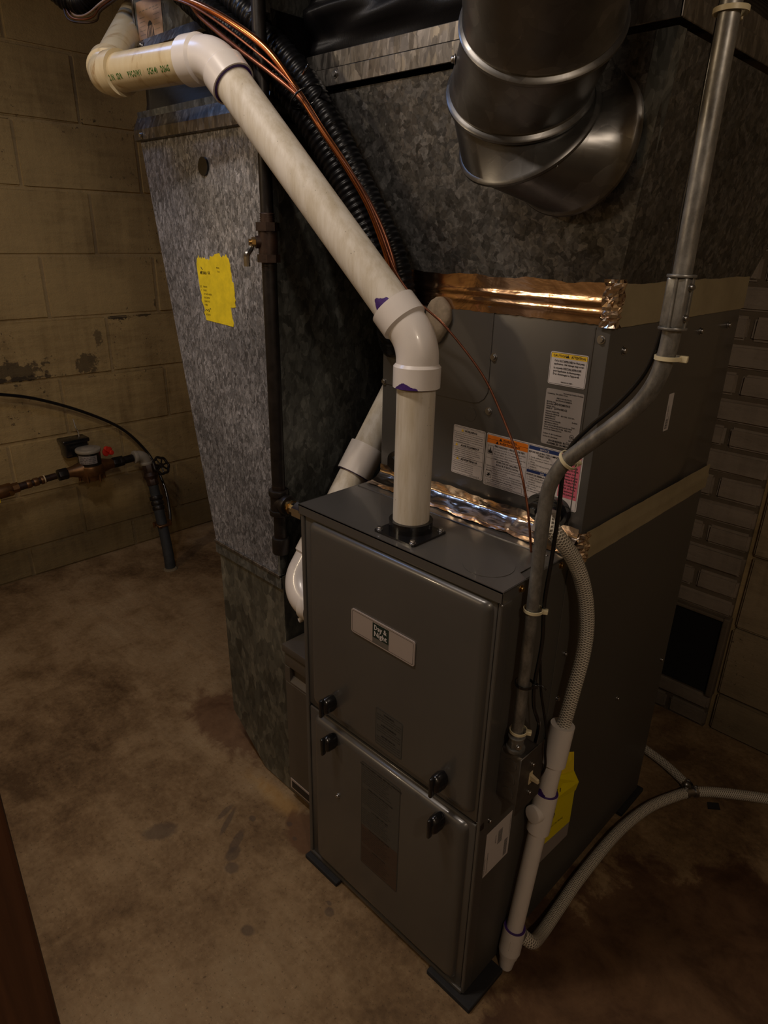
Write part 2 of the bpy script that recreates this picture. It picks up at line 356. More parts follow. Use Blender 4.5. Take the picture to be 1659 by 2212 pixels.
def arc_path(a, corner, b, r, n=10, l1=0.0, l2=0.0):
    """round the corner between directions a->corner->b with bend radius r; returns the points, starting l1 before and ending l2 after the bend"""
    a, c, b = Vector(a), Vector(corner), Vector(b); u = (a - c).normalized(); v = (b - c).normalized()
    ang = math.acos(max(-1, min(1, u.dot(v)))); t = r / math.tan(ang / 2); bis = (u + v).normalized(); cen = c + bis * (r / math.sin(ang / 2))
    p0 = c + u * t; p1 = c + v * t; out = []
    x = (p0 - cen).normalized(); y = (p1 - cen).normalized(); tot = math.acos(max(-1, min(1, x.dot(y))))
    for i in range(n + 1):
        f = i / n; out.append(cen + (x * math.sin((1 - f) * tot) + y * math.sin(f * tot)) / math.sin(tot) * r)
    if l1: out = [p0 + u * l1] + out
    if l2: out = out + [p1 + v * l2]
    return out
def screw(parent, p, n, r=0.0045, name='screw', mat='steel', hexhead=True):
    p, n = Vector(p), Vector(n).normalized(); bm = B()
    cyl(bm, p, p + n * 0.0012, r * 1.35, 14); cyl(bm, p + n * 0.0012, p + n * 0.005, r, 6 if hexhead else 12, r * 0.9)
    return obj(name, bm, mat, parent)
TXT = {}
def text2d(s, size, bold=False):
    key = (s, bold)
    if key not in TXT:
        c = bpy.data.curves.new('tmp', 'FONT'); c.body = s; c.size = 1.0; c.resolution_u = 1; c.fill_mode = 'FRONT'
        if bold: c.offset = 0.022
        o = bpy.data.objects.new('tmp', c); me = o.to_mesh()
        TXT[key] = ([v.co.xy.copy() for v in me.vertices], [tuple(p.vertices) for p in me.polygons])
        o.to_mesh_clear(); bpy.data.objects.remove(o); bpy.data.curves.remove(c)
    V, F = TXT[key]; return [v * size for v in V], F
def put_text(bm, s, size, place, mi=0, bold=False, width=None, align='L', sx=1.0):
    V, F = text2d(s, size, bold)
    if not V: return
    x1 = max(v.x for v in V); k = sx
    if width and x1 > 0: k = min(sx, width / x1) if width > 0 else -width / x1
    off = {'L': 0, 'C': -x1 * k / 2, 'R': -x1 * k}[align]
    vs = [bm.verts.new(place(v.x * k + off, v.y)) for v in V]
    for f in F:
        try: g = bm.faces.new([vs[i] for i in f]); g.material_index = mi
        except ValueError: pass
def rrect(w, h, r, n=4):
    pts = []
    for cx, cy, a0 in ((w - r, r, -90), (w - r, h - r, 0), (r, h - r, 90), (r, r, 180)):
        for i in range(n + 1):
            a = math.radians(a0 + 90 * i / n); pts.append((cx + r * math.cos(a), cy + r * math.sin(a)))
    return pts
class Label:
    """printed sheet: origin = lower-left corner, X/Y unit vectors, Nn outward"""
    def __init__(s, parent, name, O, X, Y, w, h, mats, r=0.002, th=0.0004, text=None):
        s.O, s.X, s.Y = Vector(O), Vector(X).normalized(), Vector(Y).normalized(); s.N = s.X.cross(s.Y).normalized(); s.w, s.h = w, h
        bm = B(); pts = rrect(w, h, r) if r else [(0, 0), (w, 0), (w, h), (0, h)]
        A = [bm.verts.new(s.at(x, y, 0)) for x, y in pts]; C = [bm.verts.new(s.at(x, y, th)) for x, y in pts]; n = len(pts)
        bm.faces.new(A[::-1]); bm.faces.new(C)
        for i in range(n): bm.faces.new([A[i], A[(i + 1) % n], C[(i + 1) % n], C[i]])
        bmesh.ops.recalc_face_normals(bm, faces=bm.faces)
        s.mats = mats; s.sheet = obj(name, bm, mats[0], parent)
        if text: s.sheet['label'] = text
        s.bm = B(); s.th = th; s.parent = parent
    def at(s, x, y, z): return s.O + s.X * x + s.Y * y + s.N * z
    def rect(s, x, y, w, h, m, lv=1):
        z = s.th + 0.00012 * lv; f = s.bm.faces.new([s.bm.verts.new(s.at(*p, z)) for p in ((x, y), (x + w, y), (x + w, y + h), (x, y + h))]); f.material_index = s.mats.index(m)
    def frame(s, x, y, w, h, t, m, r=0.0015):
        z = s.th + 0.00012; o = rrect(w, h, r); i = rrect(w - 2 * t, h - 2 * t, max(r - t, 0.0003)); k = s.mats.index(m)
        A = [s.bm.verts.new(s.at(x + p[0], y + p[1], z)) for p in o]; C = [s.bm.verts.new(s.at(x + t + p[0], y + t + p[1], z)) for p in i]; n = len(o)
        for j in range(n): f = s.bm.faces.new([A[j], A[(j + 1) % n], C[(j + 1) % n], C[j]]); f.material_index = k
    def poly(s, pts, m, lv=2):
        z = s.th + 0.00012 * lv; f = s.bm.faces.new([s.bm.verts.new(s.at(*p, z)) for p in pts]); f.material_index = s.mats.index(m)
    def tri(s, x, y, h, m='ink'): s.poly([(x - h * 0.58, y), (x + h * 0.58, y), (x, y + h)], m, 3)
    def text(s, x, y, size, t, m='ink', bold=False, width=None, align='L', sx=1.0, lv=3, rot=0):
        z = s.th + 0.00012 * lv; c, q = math.cos(rot), math.sin(rot)
        put_text(s.bm, t, size, lambda a, b: s.at(x + a * c - b * q, y + a * q + b * c, z), s.mats.index(m), bold, width, align, sx)
    def para(s, x, y, size, lines, lead=1.25, **kw):
        for i, t in enumerate(lines): s.text(x, y - i * size * lead, size, t, **kw)
    def done(s, name='printing'):
        if len(s.bm.verts): obj(name, s.bm, s.mats, s.sheet)
        return s.sheet
# ================================================================== the room
ZF = 0.0
o = tag(obj('floor', box(B(), (-1.95, -2.7, -0.12), (2.3, 1.30, 0)), 'floor'), kind='structure')
o = tag(obj('ceiling', box(B(), (-1.95, -2.7, 2.28), (2.3, 1.30, 2.36)), 'joist'), kind='structure')
o = tag(obj('wall_right', box(B(), (2.2, -2.7, 0), (2.3, 1.30, 2.28)), 'wall_back'), kind='structure')
o = tag(obj('wall_front', box(B(), (-1.95, -2.8, 0), (2.3, -2.7, 2.28)), 'wall_back'), kind='structure')
wall_left = tag(obj('wall_left', box(B(), (-1.95, -2.7, 0), (-1.8355, 1.13, 2.28)), 'wall_joint'), kind='structure')
wall_back = tag(obj('wall_back', box(B(), (-1.95, 1.13, 0), (2.3, 1.30, 2.28)), 'wall_joint'), kind='structure')
def rough_block(sx, sy, sz, bev, amp, seed):
    """a block centred on its origin, with worn corners and a slightly uneven outline"""
    rnd = random.Random(seed); bm = B(); box(bm, (-sx / 2, -sy / 2, -sz / 2), (sx / 2, sy / 2, sz / 2))
    bmesh.ops.bevel(bm, geom=bm.edges[:], offset=bev, segments=2, affect='EDGES')
    for v in bm.verts: v.co += Vector([rnd.uniform(-amp, amp) for _ in range(3)])
    me = bpy.data.meshes.new('block'); bm.to_mesh(me); bm.free(); me.shade_smooth(); me.set_sharp_from_angle(angle=math.radians(50)); return me
rows = [0.0, 0.125, 0.345, 0.563, 0.787, 1.010, 1.235, 1.456, 1.672, 1.8915, 2.11, 2.279]
cache = {}
def block(parent, name, mat, axis, lo, hi, key_amp=(0.005, 0.0014)):
    lo, hi = Vector(lo), Vector(hi); d = hi - lo; key = (round(d.x, 3), round(d.y, 3), round(d.z, 3), mat)
    vs = cache.setdefault(key, [])
    if len(vs) < 3: me = rough_block(*d, key_amp[0], key_amp[1], len(cache) * 7 + len(vs)); me.materials.append(M[mat]); vs.append(me)
    else: me = random.choice(vs)
    o = bpy.data.objects.new(name, me); COL.objects.link(o); o.parent = parent; o.location = (lo + hi) / 2 - wbase(parent); return o
for i in range(len(rows) - 1):
    z0, z1 = rows[i] + 0.003, rows[i + 1] - 0.003
    y = (0.483 if i % 2 == 0 else 0.270) - 0.442 * 3
    if i == 7: y -= 0.02
    while y < 1.12:
        a, b = max(y + 0.003, -1.0), min(y + 0.439, 1.125)
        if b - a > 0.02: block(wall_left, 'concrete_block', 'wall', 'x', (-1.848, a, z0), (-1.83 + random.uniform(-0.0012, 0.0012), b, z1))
        y += 0.442
# right-hand end of the back wall, painted block beside the chimney
for i in range(len(rows) - 1):
    z0, z1 = rows[i] + 0.003, rows[i + 1] - 0.003
    x = 0.482 if i % 2 == 0 else 0.482 - 0.22
    while x < 1.6:
        a, b = max(x + 0.003, 0.482), x + 0.437
        block(wall_back, 'concrete_block', 'wall_back', 'y', (a, 1.116, z0), (b, 1.133, z1)); x += 0.442
# ---- brick chimney with a clean-out opening
ch = thing('brick_chimney', 'painted brick chimney breast behind the furnace with a black clean-out hole', 'chimney', (0.19, 1.12, 0))
bm = B(); X0, X1, YF = -0.10, 0.470, 1.103
hx0, hz0, hz1 = 0.21, 0.118, 0.366
box(bm, (X0, YF + 0.008, 0), (hx0, 1.13, 2.27)); box(bm, (X1 - 0.006, YF + 0.008, 0), (X1 - 0.001, 1.13, 2.27))
box(bm, (hx0, YF + 0.008, 0), (X1 - 0.006, 1.13, hz0)); box(bm, (hx0, YF + 0.008, hz1), (X1 - 0.006, 1.13, 2.27))
box(bm, (hx0, 1.125, hz0), (X1 - 0.006, 1.13, hz1))
obj('mortar_bed', bm, 'mortar', ch)
cz = [0.004, 0.062, 0.115, 0.369, 0.425, 0.493, 0.564, 0.629, 0.694, 0.764, 0.834, 0.898]
while cz[-1] < 2.2: cz.append(cz[-1] + 0.0677)
vj_rows = {0.834, 0.694, 0.564, 0.425}
for i in range(len(cz) - 1):
    z0, z1 = cz[i] + (0.006 if i > 1 else 0.002), cz[i + 1] - 0.006
    if abs(cz[i] - 0.115) < 1e-6: continue            # the opening
    half = (i % 2 == 0)
    xs = [X1]; 
    if half: xs += [0.358]
    else: xs += [0.262]
    while xs[-1] > X0 + 0.02: xs.append(max(X0, xs[-1] - 0.208))
    for a, b in zip(xs[1:], xs[:-1]):
        if b - a > 0.02: block(ch, 'brick', 'brick', 'y', (a + 0.0055, YF + random.uniform(-0.0012, 0.0012), z0), (b - (0.0055 if b < X1 else 0.0), YF + 0.02, z1), (0.006, 0.0012))
bm = B(); box(bm, (hx0, 1.106, hz0), (0.458, 1.124, hz1)); obj('cleanout_opening', bm, 'hole', ch)['label'] = 'black clean-out opening'
bm = B(); box(bm, (0.456, 1.096, hz0 - 0.005), (0.474, 1.125, hz1 + 0.006), 0.004); box(bm, (hx0, 1.097, hz1 - 0.007), (0.458, 1.124, hz1 + 0.003), 0.003)
obj('cleanout_frame', bm, 'mortar', ch)
# ================================================================== furnace
W, H, D = 0.4445, 0.8735, 0.7255
fu = thing('furnace', 'dark grey gas furnace standing on small black pads in the middle', 'furnace', (W / 2, D / 2, 0.012))
bm = B(); box(bm, (0.0008, 0.010, 0.013), (W, D, H - 0.002), 0.002, 1)
obj('cabinet', bm, 'grey_side', fu, 30)
bm = B()   # folded side edge strips at the front
box(bm, (0.0005, -0.002, 0.016), (0.010, 0.011, H - 0.022), 0.0015, 1); obj('corner_strip', bm, 'grey', fu, 30); bm = B(); box(bm, (W - 0.006, -0.001, 0.016), (W + 0.0012, 0.024, H - 0.022), 0.0015, 1)
obj('corner_strip', bm, 'grey', fu, 30)
bm = B()   # top panel with a folded lip, a step across it and the cut corner
prism(bm, [(-0.0015, -0.0045), (W + 0.0025, -0.0045), (W + 0.0025, 0.052), (W - 0.016, 0.064), (W - 0.016, 0.118), (W + 0.0025, 0.118), (W + 0.0025, 0.204), (-0.0015, 0.204)], 'z', H - 0.003, H)
box(bm, (-0.0015, -0.0045, H - 0.019), (W + 0.0025, -0.0028, H), 0.0006, 1)
box(bm, (W + 0.0005, -0.0045, H - 0.020), (W + 0.0025, 0.052, H), 0.0006, 1); box(bm, (W + 0.0005, 0.118, H - 0.021), (W + 0.0025, 0.204, H), 0.0006, 1)
box(bm, (-0.0015, -0.0045, H - 0.019), (0.0005, 0.204, H), 0.0006, 1)
obj('top_panel', bm, 'grey', fu, 30)
bm = B(); box(bm, (0.002, 0.139, H - 0.001), (W - 0.018, 0.143, H + 0.0016), 0.0007, 1); obj('top_ridge', bm, 'grey', fu, 30)
bm = B(); ringpipe(bm, (0.383, 0.049, H - 0.0005), (0.383, 0.049, H + 0.0009), 0.0388, 0.0368, 40); obj('knockout', bm, 'grey', fu, 40)
def door(name, x0, x1, z0, z1, px0, px1, pz0, pz1):
    bm = B(); box(bm, (x0, 0.0005, z0), (x1, 0.012, z1), 0.003, 2)
    t = bmesh.new(); pts = rrect(px1 - px0, pz1 - pz0, 0.012, 5)
    prof = [(0.0, 0.0005), (0.0015, -0.004), (0.0045, -0.0078), (0.009, -0.0100), (0.014, -0.0108)]
    rings = []
    for ins, y in prof:
        k = 1 - 2 * ins / (px1 - px0); q = 1 - 2 * ins / (pz1 - pz0); cx, cz_ = (px1 - px0) / 2, (pz1 - pz0) / 2
        rings.append([t.verts.new((px0 + cx + (a - cx) * k, y, pz0 + cz_ + (b - cz_) * q)) for a, b in pts])
    for A, C in zip(rings, rings[1:]):
        for i in range(len(pts)): t.faces.new([A[i], A[(i + 1) % len(pts)], C[(i + 1) % len(pts)], C[i]])
    t.faces.new(rings[-1]); bmesh.ops.recalc_face_normals(t, faces=t.faces); merge(bm, t)
    return obj(name, bm, 'grey', fu, 50)
up = door('upper_door', 0.010, W - 0.007, 0.436, 0.853, 0.030, 0.431, 0.452, 0.850)
lo = door('lower_door', 0.010, W - 0.007, 0.022, 0.430, 0.032, 0.424, 0.034, 0.424)
up['label'] = 'upper access door'; lo['label'] = 'lower access door'
bm = B(); box(bm, (0.003, -0.003, 0.012), (W - 0.003, 0.012, 0.0215), 0.002, 2); obj('bottom_rail', bm, 'grey', fu, 30)
def knob(x, z):
    bm = B(); n = 36; hh = 0.0195
    prof = [(0.0, 0.78), (0.006, 0.9), (0.020, 0.86), (0.026, 0.72), (0.0285, 0.45)]
    rings = []
    for d, s in prof:
        rings.append([])
        for i in range(n):
            a = 2 * math.pi * i / n; r = hh * (0.80 + 0.20 * math.cos(2 * a + math.pi) * (0.6 if d < 0.02 else 1)) * s
            r *= 1 + 0.03 * math.cos(8 * a)
            rings[-1].append(bm.verts.new((x + r * math.cos(a) * 0.95, -0.0108 - d, z + r * math.sin(a) * 1.12)))
    for A, C in zip(rings, rings[1:]):
        for i in range(n): f = bm.faces.new([A[i], A[(i + 1) % n], C[(i + 1) % n], C[i]]); f.smooth = True
    bm.faces.new(rings[-1]); bmesh.ops.recalc_face_normals(bm, faces=bm.faces)
    k = obj('knob', bm, 'black', fu, 45)
    bm = B(); box(bm, (x - 0.0035, -0.046, z - 0.020), (x + 0.0035, -0.035, z + 0.020), 0.003, 2); obj('grip', bm, 'black', k, 45)
for x, z in ((0.097, 0.494), (0.099, 0.404), (0.372, 0.496), (0.373, 0.407)): knob(x, z)
screw(fu, (0.109, -0.0108, 0.266), (0, -1, 0), 0.004)
# name plate
L = Label(fu, 'name_plate', (0.150, -0.0112, 0.679), (1, 0, 0), (0, 0, 1), 0.149, 0.047, ['badge', 'ink', 'teal', 'label_white'], 0.0045, 0.0022, text='champagne name plate with a dark square')
L.frame(0.0026, 0.0026, 0.1438, 0.0418, 0.0007, 'ink', 0.003)
L.rect(0.053, 0.0135, 0.0385, 0.0285, 'teal'); 
for i in range(8): L.rect(0.053, 0.0125 - i * 0.00125, 0.0385, 0.0007, 'teal')
L.text(0.0565, 0.0295, 0.0135, 'Day &', 'label_white', True, 0.030); L.text(0.0565, 0.0172, 0.0135, 'Night', 'label_white', True, 0.031)
L.done('lettering')
# grey-on-grey printed labels of the doors
def grey_label(x, z, w, h, nsec, title):
    L = Label(fu, 'instruction_label', (x, -0.0111, z), (1, 0, 0), (0, 0, 1), w, h, ['label_grey', 'ink', 'label_grey2'], 0.004, 0.0002)
    L.frame(0.001, 0.001, w - 0.002, h - 0.002, 0.0006, 'ink', 0.0035)
    for k in range(nsec):
        y1 = h - 0.004 - k * (h - 0.006) / nsec; sh = (h - 0.008) / nsec
        if title[k % len(title)][1]: L.rect(0.002, y1 - sh, w - 0.004, sh - 0.001, 'label_grey2')
        L.text(w / 2, y1 - 0.005, 0.0052, title[k % len(title)][0], 'ink', True, align='C')
        yy = y1 - 0.0095; j = 0
        while yy > y1 - sh + 0.003:
            L.text(0.004, yy, 0.0036, PARA[(j + k) % len(PARA)], 'ink', width=w - 0.008); yy -= 0.0052; j += 1
    L.done()
PARA = ['Turn off all gas and electrical supply before servicing', 'the unit. Read all instructions before operating.', 'Failure to follow these warnings could result in', 'property damage, personal injury or death.', 'Replace all doors and panels after service work.', 'Lire toutes les instructions avant utilisation.', 'Couper le gaz et le courant avant tout entretien.']
grey_label(0.212, 0.470, 0.066, 0.080, 3, [('WARNING', 0), ('AVERTISSEMENT', 0), ('ADVERTENCIA', 0)])
grey_label(0.177, 0.140, 0.102, 0.264, 5, [('FOR YOUR SAFETY READ BEFORE OPERATING', 0), ('OPERATING INSTRUCTIONS', 0), ('TO TURN OFF GAS', 0), ('POUR VOTRE SECURITE', 1), ('INSTRUCTIONS', 1)])
# black plastic flange of the vent pipe on the top
bm = B(); prism(bm, rrect(0.088, 0.082, 0.004), 'z', H, H + 0.0035)
bmesh.ops.translate(bm, verts=bm.verts, vec=(0.178, 0.010, 0)); ringpipe(bm, (0.2155, 0.0595, H + 0.002), (0.2155, 0.0595, H + 0.020), 0.0365, 0.0305, 40)
fl = obj('vent_flange', bm, 'black', fu, 40)
for x, y in ((0.185, 0.017), (0.259, 0.016), (0.259, 0.085), (0.186, 0.085)): screw(fl, (x, y, H + 0.0035), (0, 0, 1), 0.0042, hexhead=False)
# side screws, labels
for y, z in ((0.040, 0.8635), (0.148, 0.863)): screw(fu, (W + 0.0022, y, z), (1, 0, 0), 0.0042, mat='brass')
for y, z in ((0.208, 0.673), (0.204, 0.582), (0.477, 0.434), (0.699, 0.424), (0.026, 0.431), (0.278, 0.427)): screw(fu, (W, y, z), (1, 0, 0), 0.0038)
bm = B(); box(bm, (W - 0.001, 0.176, 0.03), (W + 0.0016, 0.196, H - 0.03), 0.0007, 1); obj('side_seam', bm, 'grey_side', fu, 30)
L = Label(fu, 'shipping_label', (W, 0.005, 0.297), (0, 1, 0), (0, 0, 1), 0.094, 0.102, ['label_white', 'ink'], 0, 0.0003, text='white shipping label printed sideways')
r90 = -math.pi / 2
L.text(0.079, 0.092, 0.0085, 'ENERGY ICP 1N', bold=True, rot=r90) if False else None
L.text(0.012, 0.006, 0.012, 'ICP 1N', bold=True, rot=math.pi / 2); L.text(0.0225, 0.006, 0.005, 'Serial: A232510421', rot=math.pi / 2)
L.text(0.030, 0.006, 0.005, 'Product: 96SC0802114', rot=math.pi / 2); L.text(0.014, 0.080, 0.011, 'LT2', bold=True, rot=math.pi / 2)
for i in range(26):
    a = 0.006 + i * 0.0015; L.rect(0.078, a, 0.010, 0.0006 + 0.0006 * ((i * 7) % 3 == 0), 'ink')
for i in range(22):
    a = 0.052 + i * 0.0014; L.rect(0.055, a, 0.013, 0.0005 + 0.0006 * ((i * 5) % 3 == 0), 'ink')
L.text(0.092, 0.052, 0.004, 'MADE IN USA 34298-101', rot=math.pi / 2); L.text(0.050, 0.060, 0.0045, 'A2325 U1', rot=math.pi / 2)
L.done()
bm = B(); box(bm, (W - 0.008, 0.0, 0.426), (W + 0.002, 0.010, 0.440), 0.001, 1); obj('door_latch', bm, 'black', fu)
# yellow guide booklet hanging on the side
eg = thing('energy_guide_leaflet', 'folded yellow paper leaflet hanging on the furnace side behind the white drain pipe', 'leaflet', (W, 0.28, 0.17))
def fold(bm, pts, th=0.0005):
    A = [bm.verts.new(p) for p in pts]; C = [bm.verts.new(Vector(p) + Vector((th, 0, 0))) for p in pts]; n = len(pts)
    bm.faces.new(A[::-1]); bm.faces.new(C)
    for i in range(n): bm.faces.new([A[i], A[(i + 1) % n], C[(i + 1) % n], C[i]])
    bmesh.ops.recalc_face_normals(bm, faces=bm.faces)
bm = B(); fold(bm, [(W + .002, .205, .345), (W + .002, .228, .352), (W + .003, .335, .30), (W + .003, .336, .195), (W + .002, .205, .215)]); obj('back_page', bm, 'guide_yellow', eg)
bm = B(); fold(bm, [(W + .001, .200, .215), (W + .0025, .336, .195), (W + .002, .337, .155), (W + .001, .200, .165)]); obj('white_pouch', bm, 'label_silver', eg)
bm = B(); fold(bm, [(W + .003, .215, .455), (W + .004, .300, .405), (W + .010, .300, .360), (W + .004, .215, .398)]); obj('heading_page', bm, 'sticker_yellow', eg)
bm = B(); fold(bm, [(W + .004, .215, .398), (W + .010, .300, .362), (W + .016, .318, .325), (W + .012, .318, .300), (W + .005, .215, .330)]); obj('middle_page', bm, 'guide_yellow', eg)
bm = B(); put_text(bm, 'GUIDE', 0.030, lambda a, b: Vector((W + 0.0055 + (a) * 0.012, 0.222 + a, 0.408 + b - a * 0.50)), 0, True, 0.075)
put_text(bm, '2 1', 0.014, lambda a, b: Vector((W + 0.0095 + a * 0.06, 0.240 + a, 0.345 + b - a * 0.40)), 0, True)
put_text(bm, '80.0', 0.022, lambda a, b: Vector((W + 0.0045, 0.222 + a, 0.272 + b - a * 0.15)), 0, True); put_text(bm, 'Annual Fuel Use Rating', 0.008, lambda a, b: Vector((W + 0.0045, 0.222 + a, 0.25 + b - a * 0.2)), 0)
obj('printing', bm, 'ink', eg)
# pads under the corners
for lab, a, b in (('black rubber pad under the front right corner of the furnace', (0.366, -0.012, 0), (0.470, 0.094, 0.0115)),
                  ('black rubber pad under the front left corner of the furnace', (-0.0015, -0.014, 0), (0.105, 0.090, 0.0115)),
                  ('black rubber pad under the back right corner of the furnace', (0.366, 0.62, 0), (0.456, 0.740, 0.0115))):
    bm = B(); box(bm, a, b, 0.0015, 1)
    for k in range(4): box(bm, (a[0] + 0.001, a[1] - 0.0012, 0.0015 + k * 0.0026), (b[0] - 0.001, a[1] + 0.001, 0.0028 + k * 0.0026))
    center_obj(tag(obj('rubber_pad', bm, 'black_rough'), lab, 'pad', 'rubber pads under the furnace'))
# ================================================================== evaporator coil cabinet
YC, HC = 0.205, 1.2425
co = thing('coil_cabinet', 'grey sheet-metal coil cabinet with white warning labels on top of the furnace', 'cabinet', (W / 2, (YC + D) / 2, H + 0.001))
bm = B(); box(bm, (0, YC, H + 0.001), (W, D, HC), 0.002, 2); obj('cabinet', bm, 'grey', co, 30)
bm = B()   # access plate with rounded corner, slightly proud
prism(bm, [(0.003, 1.0655), (0.216, 1.0655), (0.228, 1.068), (0.239, 1.076), (0.2455, 1.088), (0.2455, 1.236), (0.003, 1.236)], 'y', YC - 0.0016, YC + 0.001); obj('access_plate', bm, 'grey', co, 30)
bm = B(); ringpipe(bm, (0.212, YC + 0.0005, 1.045), (0.212, YC - 0.0006, 1.045), 0.0125, 0.0117, 32); obj('knockout', bm, 'grey', co, 40)
bm = B(); box(bm, (W - 0.0245, YC - 0.0012, H + 0.03), (W - 0.0225, YC, 1.21), 0.0005, 1); obj('front_seam', bm, 'grey', co)
for x, z in ((0.432, 1.194), (0.2515, 1.146), (0.250, 1.057), (0.006, 1.069)): screw(co, (x, YC, z), (0, -1, 0), 0.0048)
for y, z in ((0.252, 1.176), (0.375, 1.180), (0.540, 1.182), (0.674, 1.183)): screw(co, (W, y, z), (1, 0, 0), 0.0048)
def cap(x, z, r, name='drain_cap', lab=None, w=0):
    bm = B()
    if w: 
        pts = [(x + a - w / 2, z + b) for a, b in rrect(w, 2 * r, r * 0.98, 8)]; pts = [(p[0], p[1] - r) for p in pts]
        prism(bm, pts, 'y', YC - 0.012, YC)
        prism(bm, [(x + (p[0] - x) * 0.8, z + (p[1] - z) * 0.8) for p in pts], 'y', YC - 0.016, YC - 0.012)
        for dx in (-w / 2 + r, w / 2 - r):
            cyl(bm, (x + dx, YC - 0.012, z), (x + dx, YC - 0.026, z), r * 0.55, 24, bev=0.001); box(bm, (x + dx - r * 0.22, YC - 0.030, z - r * 0.22), (x + dx + r * 0.22, YC - 0.024, z + r * 0.22), 0.001, 1)
    else:
        cyl(bm, (x, YC, z), (x, YC - 0.016, z), r, 32, bev=0.003); cyl(bm, (x, YC - 0.015, z), (x, YC - 0.024, z), r * 0.6, 6)
    o = obj(name, bm, 'black', co, 40)
    if lab: o['label'] = lab
cap(0.385, 0.922, 0.023, lab='black oval drain cover', w=0.075); cap(0.052, 0.922, 0.021); cap(0.030, 1.142, 0.024)
LX, LZ = (1, 0, 0), (0, 0, 1)
# multilingual warning label
wm = ['label_white', 'ink', 'orange', 'yellow', 'blue', 'pink']
L = Label(co, 'warning_label', (0.179, YC - 0.0002, 0.933), LX, LZ, 0.069, 0.088, wm, 0.003, text='white trilingual warning label')
L.frame(0.0015, 0.0015, 0.066, 0.085, 0.0005, 'ink', 0.002)
for i, (t, y) in enumerate((('WARNING', 0.0785), ('AVERTISSEMENT', 0.0515), ('ADVERTENCIA', 0.0265))):
    L.text(0.038, y, 0.0055, t, bold=True, align='C'); L.tri(0.038 - len(t) * 0.0019 - 0.0045, y, 0.005, 'yellow'); L.rect(0.002, y - 0.0022, 0.065, 0.0004, 'ink'); L.rect(0.002, y + 0.0058, 0.065, 0.0004, 'ink')
P1 = ['This product can expose you to chemicals including', 'lead and lead components, which are known to the', 'State of California to cause cancer and birth defects', 'or other reproductive harm. For more information go', 'to www.P65Warnings.ca.gov']
P2 = ['Ce produit peut vous exposer a des agents', 'chimiques, y compris le plomb et ses composes,', 'identifies par l\'Etat de Californie comme pouvant', 'causer le cancer et des malformations.', 'Pour de plus amples informations, prière', 'de consulter www.P65Warnings.ca.gov']
P3 = ['Este producto puede exponerle a quimicos', 'incluyendo plomo y compuestos, que es conocido', 'por el Estado de California como causante de', 'cancer y defectos de nacimiento. Para mayor', 'informacion, visite www.P65Warnings.ca.gov']
L.para(0.004, 0.0725, 0.0029, P1, 1.28, width=0.061); L.para(0.004, 0.0460, 0.0029, P2, 1.2, width=0.061); L.para(0.004, 0.0205, 0.0029, P3, 1.25, width=0.044)
L.text(0.062, 0.0028, 0.0028, '341604-201 REV B', align='R'); L.done()
# wide hazard label
L = Label(co, 'hazard_label', (0.2505, YC - 0.0002, 0.929), LX, LZ, 0.180, 0.092, wm, 0.003, text='wide hazard label with orange, blue and pink fields')
L.frame(0.0015, 0.0015, 0.177, 0.089, 0.0005, 'ink', 0.002)
L.rect(0.0022, 0.0755, 0.080, 0.0135, 'orange'); L.rect(0.0022, 0.0822, 0.080, 0.0005, 'ink', 2)
L.tri(0.029, 0.0828, 0.005); L.text(0.034, 0.083, 0.0055, 'WARNING', bold=True); L.tri(0.0225, 0.0763, 0.005); L.text(0.0275, 0.0765, 0.0055, 'AVERTISSEMENT', bold=True)
L.text(0.018, 0.0705, 0.0043, 'FIRE HAZARD / RISQUE DE FEU', bold=True, width=0.062)
L.para(0.018, 0.0660, 0.0037, ['Do not use torch to remove components.', 'Oil may catch fire. Use tubing cutter.', 'Ne pas utiliser une torche pour enlever les', 'composantes. Huile peut prendre feu.', 'Utiliser coupe-tubes.'], 1.16, width=0.062)
L.frame(0.004, 0.056, 0.0115, 0.0155, 0.0006, 'ink', 0.0005); L.poly([(0.0055, 0.058), (0.014, 0.058), (0.0125, 0.064), (0.0115, 0.061), (0.010, 0.070), (0.008, 0.062), (0.0062, 0.065)], 'ink')
L.rect(0.002, 0.0490, 0.080, 0.0004, 'ink')
L.text(0.046, 0.0440, 0.0045, 'EXPLOSION HAZARD', bold=True, align='C'); L.text(0.046, 0.0390, 0.0045, 'RISQUE D\'EXPLOSION', bold=True, align='C')
L.para(0.004, 0.0348, 0.0036, ['System under pressure. Relieve all pressure and', 'recover refrigerant before system repairs or final', 'disposal. Use all service ports.'], 1.12, width=0.076)
L.frame(0.004, 0.0145, 0.0115, 0.0125, 0.0006, 'ink', 0.0005); L.poly([(0.006, 0.019), (0.0085, 0.0205), (0.0075, 0.0235), (0.0100, 0.0220), (0.0118, 0.0250), (0.0118, 0.0215), (0.0142, 0.0205), (0.0115, 0.0190), (0.0120, 0.0160), (0.0098, 0.0180), (0.0075, 0.0165)], 'ink')
L.para(0.018, 0.0232, 0.0035, ['Systeme sous pression. Relacher toutes', 'pressions et recuperer le refrigerant avant', 'd\'entreprendre les travaux d\'entretien ou', 'disposition finale du produit.'], 1.12, width=0.062)
L.frame(0.005, 0.0030, 0.074, 0.0088, 0.0004, 'ink', 0.0005); L.para(0.008, 0.0080, 0.0031, ['This Partial Unit shall only be connected to an', 'appliance suitable for the same refrigerant.'], 1.1, width=0.068)
L.rect(0.0825, 0.002, 0.0004, 0.088, 'ink'); L.rect(0.084, 0.0830, 0.058, 0.0060, 'blue'); L.text(0.113, 0.0842, 0.0045, 'NOTICE', 'label_white', True, align='C')
